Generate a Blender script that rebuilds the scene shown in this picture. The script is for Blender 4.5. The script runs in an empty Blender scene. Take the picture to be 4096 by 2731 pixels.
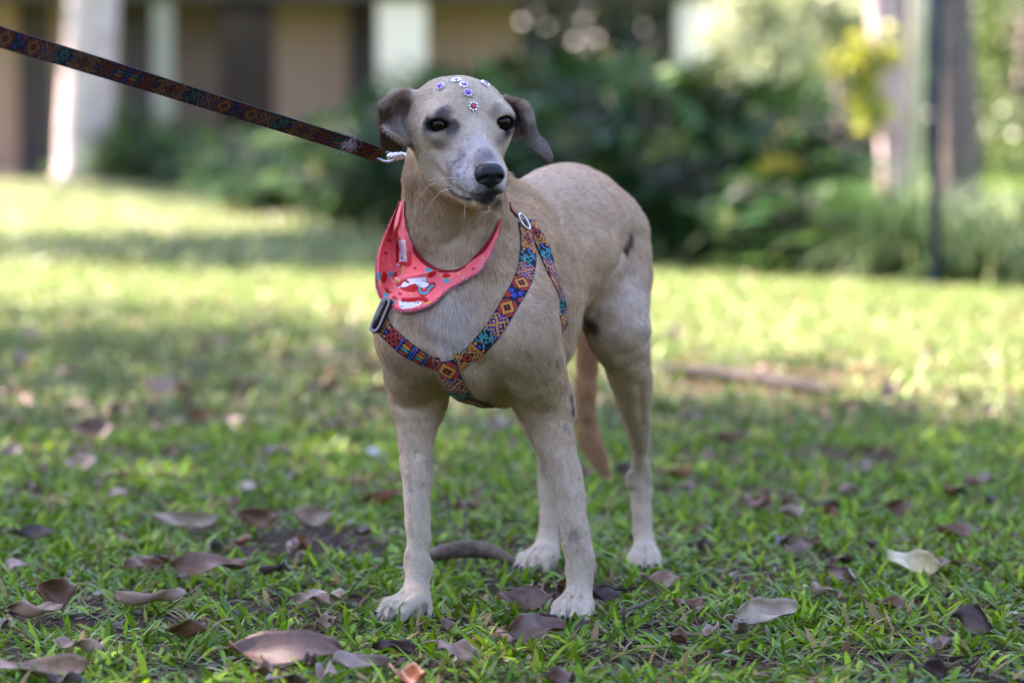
import bpy, bmesh, math, random
import numpy as np
from mathutils import Vector, Matrix
from mathutils.bvhtree import BVHTree

# ------------------------------------------------------------------ camera
scene = bpy.context.scene
COL = scene.collection
F_PX = 13110.0                      # focal length in photo pixels (4096 wide)
CAM_H = 0.68
PITCH = math.atan(813.0 / F_PX)
cam_data = bpy.data.cameras.new("camera")
cam_data.sensor_width = 36.0
cam_data.lens = F_PX / 4096.0 * 36.0
cam_data.clip_start = 0.05
cam_data.clip_end = 2000.0
cam_data.dof.use_dof = True
cam_data.dof.focus_distance = 4.47
cam_data.dof.aperture_fstop = 3.2
cam = bpy.data.objects.new("camera", cam_data)
cam.location = (0, 0, CAM_H)
cam.rotation_euler = (math.pi / 2 - PITCH, 0, 0)
COL.objects.link(cam)
scene.camera = cam

# ------------------------------------------------------------------ sky, sun, exposure
SUN_EL = math.radians(52)
SUN_AZ = math.radians(-58)          # from +Y (straight ahead) towards -X (left): sun ahead and to the left
sun_dir = Vector((math.sin(SUN_AZ) * math.cos(SUN_EL), math.cos(SUN_AZ) * math.cos(SUN_EL), math.sin(SUN_EL)))
world = bpy.data.worlds.new("World")
scene.world = world
world.use_nodes = True
wn = world.node_tree.nodes
wl = world.node_tree.links
wn.clear()
sky_tex = wn.new("ShaderNodeTexSky")
sky_tex.sky_type = 'NISHITA'
sky_tex.sun_disc = False
sky_tex.sun_elevation = SUN_EL
sky_tex.sun_rotation = SUN_AZ
sky_tex.air_density = 1.0
sky_tex.dust_density = 0.6
sky_tex.ozone_density = 2.0
bg = wn.new("ShaderNodeBackground")
bg.inputs["Strength"].default_value = 0.062
wo = wn.new("ShaderNodeOutputWorld")
wl.new(sky_tex.outputs[0], bg.inputs[0])
wl.new(bg.outputs[0], wo.inputs[0])
sun_data = bpy.data.lights.new("sun", 'SUN')
sun_data.energy = 3.6
sun_data.angle = math.radians(0.5)
sun_data.color = (1.0, 0.94, 0.84)
sun = bpy.data.objects.new("sun", sun_data)
sun.rotation_euler = (-sun_dir).to_track_quat('-Z', 'Y').to_euler()
sun.location = (-6, 4, 12)
COL.objects.link(sun)
scene.view_settings.view_transform = 'Standard'
scene.view_settings.look = 'None'
scene.view_settings.gamma = 1.0
scene.view_settings.exposure = 3.86
scene.view_settings.use_curve_mapping = False
scene.view_settings.use_white_balance = True          # the camera's white balance, set for green-tinged tree shade
scene.view_settings.white_balance_whitepoint = (0.84, 1.0, 0.96)
scene.render.engine = 'CYCLES'
scene.cycles.use_denoising = True
scene.cycles.denoising_prefilter = 'ACCURATE'
scene.cycles.max_bounces = 6
scene.cycles.diffuse_bounces = 3
scene.cycles.glossy_bounces = 3
scene.cycles.transmission_bounces = 5
scene.cycles.transparent_max_bounces = 8
scene.cycles.caustics_reflective = False
scene.cycles.caustics_refractive = False
scene.cycles_curves.shape = 'RIBBONS'

# ------------------------------------------------------------------ helpers
RNG = np.random.default_rng(11)
random.seed(5)
_cp, _sp = math.cos(PITCH), math.sin(PITCH)

def P(px, py, D):
    """world point at depth D (metres along +Y) seen at photo pixel (px, py)"""
    dx = (px - 2048.0) / F_PX
    dy = -(py - 1365.5) / F_PX
    d = np.array([dx, _cp + dy * _sp, -_sp + dy * _cp])
    d = d / d[1] * D
    return d + np.array([0, 0, CAM_H])

def pix(p):
    """photo pixel of a world point"""
    v = np.asarray(p, float) - np.array([0, 0, CAM_H])
    dep = v[1] * _cp - v[2] * _sp
    up = v[1] * _sp + v[2] * _cp
    return 2048 + v[0] / dep * F_PX, 1365.5 - up / dep * F_PX

def link(o, parent=None):
    COL.objects.link(o)
    if parent is not None:
        o.parent = parent
    return o

def mesh_obj(name, verts, faces, mat=None, parent=None, smooth=True):
    me = bpy.data.meshes.new(name)
    me.from_pydata([tuple(map(float, v)) for v in verts], [], [tuple(map(int, f)) for f in faces])
    me.update()
    if smooth:
        me.polygons.foreach_set("use_smooth", [True] * len(me.polygons))
    if mat is not None:
        me.materials.append(mat)
    o = bpy.data.objects.new(name, me)
    return link(o, parent)

def fast_mesh(name, verts, quads=None, tris=None, mat=None, parent=None, smooth=True, col=None, colname="tint"):
    """numpy arrays straight into a mesh (quads Nx4 and/or tris Mx3); optional per-vertex colour"""
    me = bpy.data.meshes.new(name)
    verts = np.ascontiguousarray(verts, dtype=np.float32)
    loops, starts, tot = [], [], 0
    if quads is not None and len(quads):
        q = np.asarray(quads, dtype=np.int32)
        loops.append(q.ravel()); starts.append(np.arange(len(q), dtype=np.int32) * 4); tot = len(q) * 4
    if tris is not None and len(tris):
        t = np.asarray(tris, dtype=np.int32)
        loops.append(t.ravel()); starts.append(tot + np.arange(len(t), dtype=np.int32) * 3)
    loops = np.concatenate(loops); starts = np.concatenate(starts)
    me.vertices.add(len(verts)); me.vertices.foreach_set("co", verts.ravel())
    me.loops.add(len(loops)); me.loops.foreach_set("vertex_index", loops)
    me.polygons.add(len(starts)); me.polygons.foreach_set("loop_start", starts)
    me.update(calc_edges=True)
    me.polygons.foreach_set("use_smooth", np.full(len(starts), smooth))
    if col is not None:
        a = me.color_attributes.new(colname, 'FLOAT_COLOR', 'POINT')
        c = np.ones((len(verts), 4), dtype=np.float32); c[:, :3] = col
        a.data.foreach_set("color", c.ravel())
    if mat is not None:
        me.materials.append(mat)
    me.validate()
    o = bpy.data.objects.new(name, me)
    return link(o, parent)

def empty(name, loc=(0, 0, 0)):
    o = bpy.data.objects.new(name, None)
    o.location = loc
    o.empty_display_size = 0.1
    COL.objects.link(o)
    return o

def part_of(o, root):
    """parent keeping the world-space coordinates baked in the mesh"""
    o.parent = root
    o.matrix_parent_inverse = Matrix.Translation(root.location).inverted()
    return o

def tag(o, label=None, cat=None, group=None, kind=None):
    if label: o["label"] = label
    if cat: o["category"] = cat
    if group: o["group"] = group
    if kind: o["kind"] = kind
    return o

def S(hexs):
    """sRGB hex -> linear rgb"""
    h = hexs.lstrip('#')
    c = np.array([int(h[i:i + 2], 16) / 255 for i in (0, 2, 4)])
    return np.where(c <= 0.04045, c / 12.92, ((c + 0.055) / 1.055) ** 2.4)

class NT:
    """tiny node-tree helper"""
    def __init__(self, name):
        self.m = bpy.data.materials.new(name); self.m.use_nodes = True
        self.t = self.m.node_tree; self.t.nodes.clear()
        self.out = self.n("ShaderNodeOutputMaterial")
        self.b = self.n("ShaderNodeBsdfPrincipled")
        self.l(self.b.outputs[0], self.out.inputs[0])
    def n(self, typ, **kw):
        x = self.t.nodes.new(typ)
        for k, v in kw.items():
            setattr(x, k, v)
        return x
    def l(self, a, b):
        self.t.links.new(a, b)
    def set(self, **kw):
        for k, v in kw.items():
            k = k.replace("_", " ")
            i = self.b.inputs[k]
            i.default_value = (*v, 1) if (hasattr(v, '__len__') and len(v) == 3 and i.type == 'RGBA') else v
        return self
    def noise(self, scale, detail=3, rough=0.55, vec=None):
        x = self.n("ShaderNodeTexNoise")
        x.inputs["Scale"].default_value = scale; x.inputs["Detail"].default_value = detail
        x.inputs["Roughness"].default_value = rough
        if vec is not None: self.l(vec, x.inputs["Vector"])
        return x
    def ramp(self, fac, stops):
        r = self.n("ShaderNodeValToRGB")
        while len(r.color_ramp.elements) < len(stops): r.color_ramp.elements.new(0.5)
        for e, (p, c) in zip(r.color_ramp.elements, stops):
            e.position = p; e.color = (*c, 1)
        self.l(fac, r.inputs[0]); return r
    def mix(self, fac, a, b, typ='MIX'):
        x = self.n("ShaderNodeMix", data_type='RGBA', blend_type=typ)
        for s, v in ((0, fac), (6, a), (7, b)):
            if hasattr(v, 'node'): self.l(v, x.inputs[s])
            else: x.inputs[s].default_value = (*v, 1) if hasattr(v, '__len__') else v
        return x.outputs[2]
    def bump(self, h, strength=0.3, dist=0.01):
        x = self.n("ShaderNodeBump"); x.inputs["Strength"].default_value = strength
        x.inputs["Distance"].default_value = dist
        self.l(h, x.inputs["Height"]); self.l(x.outputs[0], self.b.inputs["Normal"]); return x

def plain(name, color, rough=0.7, metallic=0.0, var=0.12, scale=20.0, bump=0.0, spec=0.5):
    t = NT(name)
    co = t.n("ShaderNodeTexCoord")
    nz = t.noise(scale, 4, 0.6, co.outputs["Object"])
    c = np.array(color)
    r = t.ramp(nz.outputs[0], [(0.3, tuple(c * (1 - var))), (0.7, tuple(np.minimum(c * (1 + var), 1)))])
    t.l(r.outputs[0], t.b.inputs["Base Color"])
    t.set(Roughness=rough, Metallic=metallic, Specular_IOR_Level=spec)
    if bump: t.bump(nz.outputs[0], bump, 0.01)
    return t.m

def attr_mat(name, rough=0.7, spec=0.4, attr="tint", bump_scale=None, bump=0.2, sheen=0.0, transl=0.0):
    t = NT(name)
    a = t.n("ShaderNodeAttribute"); a.attribute_name = attr
    t.l(a.outputs["Color"], t.b.inputs["Base Color"])
    t.set(Roughness=rough, Specular_IOR_Level=spec)
    if sheen: t.set(Sheen_Weight=sheen)
    if bump_scale:
        co = t.n("ShaderNodeTexCoord")
        t.bump(t.noise(bump_scale, 3, 0.6, co.outputs["Object"]).outputs[0], bump, 0.002)
    if transl:
        tr = t.n("ShaderNodeBsdfTranslucent"); t.l(a.outputs["Color"], tr.inputs[0])
        mx = t.n("ShaderNodeMixShader"); mx.inputs[0].default_value = transl
        t.l(t.b.outputs[0], mx.inputs[1]); t.l(tr.outputs[0], mx.inputs[2]); t.l(mx.outputs[0], t.out.inputs[0])
    return t.m

def nrm(v):
    v = np.asarray(v, float); return v / (np.linalg.norm(v) + 1e-12)

def smooth_path(pts, n):
    """Catmull-Rom resample of a list of points (any dimension), evenly by length"""
    p = np.asarray(pts, float)
    p = np.vstack([2 * p[0] - p[1], p, 2 * p[-1] - p[-2]])
    out = []
    for i in range(1, len(p) - 2):
        t = np.linspace(0, 1, 24, endpoint=False)[:, None]
        a, b, c, d = p[i - 1], p[i], p[i + 1], p[i + 2]
        out.append(0.5 * ((2 * b) + (-a + c) * t + (2 * a - 5 * b + 4 * c - d) * t ** 2 + (-a + 3 * b - 3 * c + d) * t ** 3))
    out = np.vstack(out + [p[-2][None]])
    L = np.concatenate([[0], np.cumsum(np.linalg.norm(np.diff(out[:, :3], axis=0), axis=1))])
    s = np.linspace(0, L[-1], n)
    return np.stack([np.interp(s, L, out[:, k]) for k in range(out.shape[1])], 1)

def tube_mesh(path, radii, seg=8, cap=True):
    """verts, faces of a tube along path (Nx3) with radii (N)"""
    path = np.asarray(path, float); n = len(path)
    radii = np.broadcast_to(np.asarray(radii, float), (n,))
    tg = np.gradient(path, axis=0); tg /= np.linalg.norm(tg, axis=1)[:, None] + 1e-12
    ref = np.array([0, 0, 1.0]) if abs(tg[0][2]) < 0.9 else np.array([1.0, 0, 0])
    u = nrm(np.cross(tg[0], ref)); V = []; 
    for i in range(n):
        u = nrm(u - tg[i] * np.dot(u, tg[i])); w = np.cross(tg[i], u)
        a = np.arange(seg) / seg * 2 * np.pi
        V.append(path[i] + radii[i] * (np.cos(a)[:, None] * u + np.sin(a)[:, None] * w))
    V = np.vstack(V); Fc = []
    for i in range(n - 1):
        for j in range(seg):
            k = (j + 1) % seg
            Fc.append((i * seg + j, i * seg + k, (i + 1) * seg + k, (i + 1) * seg + j))
    if cap:
        Fc.append(tuple(range(seg - 1, -1, -1))); Fc.append(tuple((n - 1) * seg + j for j in range(seg)))
    return V, Fc

def tube(name, path, radii, mat, parent=None, seg=8):
    v, f = tube_mesh(path, radii, seg)
    return mesh_obj(name, v, f, mat, parent)
# ================================================================== GROUND AND LAWN
def ground_at(px, py, z=0.0):
    dx = (px - 2048.0) / F_PX; dy = -(py - 1365.5) / F_PX
    d = np.array([dx, _cp + dy * _sp, -_sp + dy * _cp]); t_ = (z - CAM_H) / d[2]
    return np.array([0, 0, CAM_H]) + d * t_
def field(x, y, f, seed):
    """smooth random field about -1..1"""
    r = np.random.default_rng(seed); o = np.zeros_like(x)
    for i in range(9):
        a = r.uniform(0, 6.28); k = f * r.uniform(.5, 1.8)
        o += np.sin(k * (x * math.cos(a) + y * math.sin(a)) + r.uniform(0, 6.28))
    return o / 3.0
t = NT("soil_and_litter")
geo = t.n("ShaderNodeNewGeometry")
n1 = t.noise(60, 6, .65, geo.outputs["Position"]); n2 = t.noise(3.2, 4, .6, geo.outputs["Position"]); n3 = t.noise(240, 3, .6, geo.outputs["Position"])
r1 = t.ramp(n1.outputs[0], [(.30, (.014, .010, .008)), (.50, (.050, .033, .023)), (.66, (.12, .083, .058)), (.8, (.20, .145, .105))])
r2 = t.ramp(n1.outputs[0], [(.3, (.020, .036, .008)), (.55, (.06, .11, .018)), (.75, (.12, .17, .04))])
sep = t.n("ShaderNodeSeparateXYZ"); t.l(geo.outputs["Position"], sep.inputs[0])
mr = t.n("ShaderNodeMapRange"); mr.inputs[1].default_value = 7; mr.inputs[2].default_value = 15; t.l(sep.outputs[1], mr.inputs[0])
ad = t.n("ShaderNodeMath", operation='MULTIPLY_ADD'); ad.inputs[1].default_value = .9; ad.inputs[2].default_value = -.42; t.l(n2.outputs[0], ad.inputs[0])
ad2 = t.n("ShaderNodeMath", operation='ADD', use_clamp=True); t.l(ad.outputs[0], ad2.inputs[0]); t.l(mr.outputs[0], ad2.inputs[1])
t.l(t.mix(ad2.outputs[0], r1.outputs[0], r2.outputs[0]), t.b.inputs["Base Color"])
t.set(Roughness=.95, Specular_IOR_Level=.05); t.bump(n3.outputs[0], .8, .01)
nx, ny = 120, 160
gx = np.concatenate([np.linspace(-120, -4, 25), np.linspace(-3.6, 3.6, 70), np.linspace(4, 120, 25)])
gy = np.concatenate([np.linspace(-60, 2.5, 20), np.linspace(2.7, 18, 100), np.linspace(19, 220, 40)])
GX, GY = np.meshgrid(gx, gy, indexing='ij')
GZ = np.where((np.abs(GX) < 4) & (GY > 2.6) & (GY < 18), .006 * field(GX, GY, 4.0, 1) - .004, -.004)
I, J = np.meshgrid(np.arange(len(gx) - 1), np.arange(len(gy) - 1), indexing='ij'); g = (I * len(gy) + J).ravel()
ground = fast_mesh("ground", np.stack([GX, GY, GZ], -1).reshape(-1, 3), np.stack([g, g + len(gy), g + len(gy) + 1, g + 1], 1), mat=t.m)
tag(ground, "brown leaf-littered soil under the lawn", "ground", kind="structure")

def leafy_mat(name, rough=.45, spec=.45, transl=.35):
    return attr_mat(name, rough=rough, spec=spec, transl=transl)
grass_mat = leafy_mat("grass_blade", .45, .16, .32)
def blades(name, n, x0, x1, y0, y1, L, W, seed, mat, cols, clump=7.0, thr=-.35, seg=3, flat=(.15, 1.2), curl=.9, tufts=True, zoff=0.0, avoid=None):
    """curved tapering grass leaves as one mesh"""
    r = np.random.default_rng(seed)
    m = int(n * 1.7)
    x = r.uniform(x0, x1, m) ; y = r.uniform(y0, y1, m)
    wdt = np.abs(x) < (.23 * y + .45) if y1 < 20 else np.abs(x) < (.26 * y + .6)
    dens = field(x, y, clump, seed + 1) + .6 * field(x, y, clump * 3, seed + 2)
    k = wdt & (dens > thr + r.normal(size=m) * .35); x, y = x[k][:n], y[k][:n]
    n = len(x)
    if tufts:
        s = r.integers(0, n, n); tm = r.random(n) < .75
        a_ = r.uniform(0, 6.28, n); q = np.abs(r.normal(size=n)) * .007
        x = np.where(tm, x[s // 5 * 5 % n] + np.cos(a_) * q, x); y = np.where(tm, y[s // 5 * 5 % n] + np.sin(a_) * q, y)
    yaw = r.uniform(0, 6.28, n); el = r.uniform(flat[0], flat[1], n)
    Ln = L * r.uniform(.45, 1.35, n); Wd = W * r.uniform(.55, 1.3, n)
    h = np.stack([np.cos(yaw), np.sin(yaw), np.zeros(n)], 1); sd = np.stack([-np.sin(yaw), np.cos(yaw), np.zeros(n)], 1)
    roll = r.normal(size=n) * .5
    base = np.stack([x, y, np.full(n, zoff)], 1)
    prof = {2: [.8, 1.0, 0], 3: [.65, 1.0, .75, 0], 4: [.6, .95, .95, .6, 0]}[seg]
    P_, rows = base, []
    ang = el.copy(); cu = curl * r.uniform(.1, 1.5, n)
    for i in range(seg + 1):
        up = np.stack([np.zeros(n), np.zeros(n), np.ones(n)], 1)
        s2 = sd * np.cos(roll)[:, None] + up * np.sin(roll)[:, None] * .6
        if i < seg:
            w = (Wd * prof[i] * .5)[:, None]; rows.append(P_ - s2 * w); rows.append(P_ + s2 * w)
        else:
            rows.append(P_)
        d = h * np.cos(ang)[:, None] + up * np.sin(ang)[:, None]
        P_ = P_ + d * (Ln / seg)[:, None]; ang = ang - cu / seg
    rows = np.stack(rows, 1); nv_ = 2 * seg + 1
    rows[..., 2] = np.maximum(rows[..., 2], zoff + .001)
    b = np.arange(n) * nv_
    quads = np.vstack([np.stack([b + 2 * i, b + 2 * i + 1, b + 2 * i + 3, b + 2 * i + 2], 1) for i in range(seg - 1)])
    tris = np.stack([b + 2 * seg - 2, b + 2 * seg - 1, b + 2 * seg], 1)
    ci = r.choice(len(cols), n, p=np.array([c[1] for c in cols]) / sum(c[1] for c in cols))
    base_c = np.array([c[0] for c in cols])[ci] * r.uniform(.52, 1.2, n)[:, None]
    cc = np.repeat(base_c[:, None], nv_, 1)
    tip = r.random(n) < .12
    cc[tip, -1] = (.30, .20, .04); cc[tip, -2] = cc[tip, -2] * .5 + np.array([.2, .15, .03]) * .5
    o = fast_mesh(name, rows.reshape(-1, 3), quads, tris, mat=mat, col=cc.reshape(-1, 3))
    return o
GREENS = [((.165, .330, .012), 4), ((.095, .205, .012), 3), ((.280, .450, .018), 2.4), ((.095, .200, .035), 1.2), ((.26, .29, .05), .6), ((.34, .23, .10), .9)]
STRAW = [((.29, .20, .125), 3), ((.19, .115, .07), 3), ((.38, .28, .17), 2), ((.10, .060, .04), 2), ((.38, .29, .24), 1.0), ((.38, .21, .05), .7)]
tag(blades("grass", 68000, -2.3, 2.3, 3.35, 7.6, .044, .0082, 31, grass_mat, GREENS, 6.0, -.75, 4, (.0, 1.05)), "short broad-bladed green lawn grass round the dog", "grass", kind="stuff")
tag(blades("dry_grass", 70000, -2.3, 2.3, 3.35, 7.6, .032, .0026, 41, leafy_mat("straw", .8, .08, .2), STRAW, 6.0, -1.2, 3, (-.05, .7), .5), "dry straw and dead grass bits among the lawn", "dry grass", kind="stuff")
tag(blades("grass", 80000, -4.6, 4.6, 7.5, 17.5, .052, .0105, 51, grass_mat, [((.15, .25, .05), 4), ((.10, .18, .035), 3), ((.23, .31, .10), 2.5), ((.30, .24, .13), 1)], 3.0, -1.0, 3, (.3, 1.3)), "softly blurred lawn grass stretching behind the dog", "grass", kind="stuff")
tag(blades("dry_grass", 40000, -4.6, 4.6, 7.5, 17.5, .04, .007, 61, bpy.data.materials["straw"], STRAW, 3.0, -.4, 2, (0, .6), .4), "dry straw patches in the lawn behind the dog", "dry grass", kind="stuff")
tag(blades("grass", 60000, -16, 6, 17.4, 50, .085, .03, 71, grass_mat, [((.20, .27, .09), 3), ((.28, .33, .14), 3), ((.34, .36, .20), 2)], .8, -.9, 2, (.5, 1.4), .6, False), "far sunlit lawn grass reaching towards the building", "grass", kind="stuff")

# ---- fallen leaves, each its own thing
leafm = {}
def leaf_mat(key, topc, botc, gloss=.45):
    if key in leafm: return leafm[key]
    t = NT("dead_leaf_" + key); geo = t.n("ShaderNodeNewGeometry"); co = t.n("ShaderNodeTexCoord")
    nz = t.noise(55, 5, .6, co.outputs["Object"]); nf = t.noise(320, 3, .6, co.outputs["Object"])
    topc, botc = np.array(topc), np.array(botc)
    ra = t.ramp(nz.outputs[0], [(.3, tuple(topc * .72)), (.7, tuple(np.minimum(topc * 1.25, 1)))]); rb = t.ramp(nz.outputs[0], [(.3, tuple(botc * .75)), (.7, tuple(np.minimum(botc * 1.25, 1)))])
    t.l(t.mix(geo.outputs["Backfacing"], ra.outputs[0], rb.outputs[0]), t.b.inputs["Base Color"])
    t.set(Roughness=gloss, Specular_IOR_Level=.45); t.bump(nf.outputs[0], .35, .002)
    leafm[key] = t.m; return t.m
LEAFC = {'mauve': ((.150, .080, .052), (.10, .046, .028)), 'tan': ((.33, .205, .130), (.12, .042, .018)), 'pale': ((.40, .295, .20), (.30, .20, .125)), 'dark': ((.055, .028, .020), (.10, .052, .033)), 'rust': ((.20, .062, .018), (.32, .17, .085)),
         'brown': ((.16, .075, .036), (.23, .13, .07)), 'pink': ((.32, .21, .155), (.13, .068, .042)), 'cream': ((.60, .50, .28), (.40, .28, .10)), 'yellow': ((.42, .30, .09), (.3, .2, .06)), 'white': ((.75, .72, .72), (.6, .55, .52))}
def leaf_mesh(L, W, curl, bend, wave, seed, tip=.5):
    """pointed oval leaf with raised midrib, rolled edges and a stalk"""
    r = np.random.default_rng(seed); nu, nv = 16, 8
    vs = []
    for i in range(nu + 1):
        u = i / nu
        w = W * .5 * (math.sin(math.pi * u ** (.8 + .4 * tip)) ** .75 + .02) * (1 + .05 * math.sin(u * 17 + seed))
        for j in range(nv + 1):
            v = j / nv * 2 - 1
            cs = curl * ((1.5 if v > 0 else .5) if seed % 3 else 1.0) * (.6 + .6 * u if seed % 2 else 1.2 - .5 * u)
            a = cs * v
            rad = w / max(abs(cs), .05)
            yy = rad * math.sin(a) if abs(cs) > .05 else w * v
            zz = rad * (1 - math.cos(a)) if abs(cs) > .05 else 0
            x = (u - .5) * L
            zz += bend * L * ((u - .5) ** 2 * 4 - .3) + wave * math.sin(u * 7 + v * 2 + seed) * .006 - .0012 * math.exp(-(v * 6) ** 2)
            tw_ = (u - .5) * (.9 if seed % 4 < 2 else -.8)
            yy, zz = yy * math.cos(tw_) - zz * math.sin(tw_), yy * math.sin(tw_) + zz * math.cos(tw_)
            vs.append((x, yy + .10 * W * math.sin(u * 5 + seed), zz))
    fs = [(i * (nv + 1) + j, (i + 1) * (nv + 1) + j, (i + 1) * (nv + 1) + j + 1, i * (nv + 1) + j + 1) for i in range(nu) for j in range(nv)]
    vs = np.array(vs); vs[:, 2] -= vs[:, 2].min()
    return vs, fs
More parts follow.
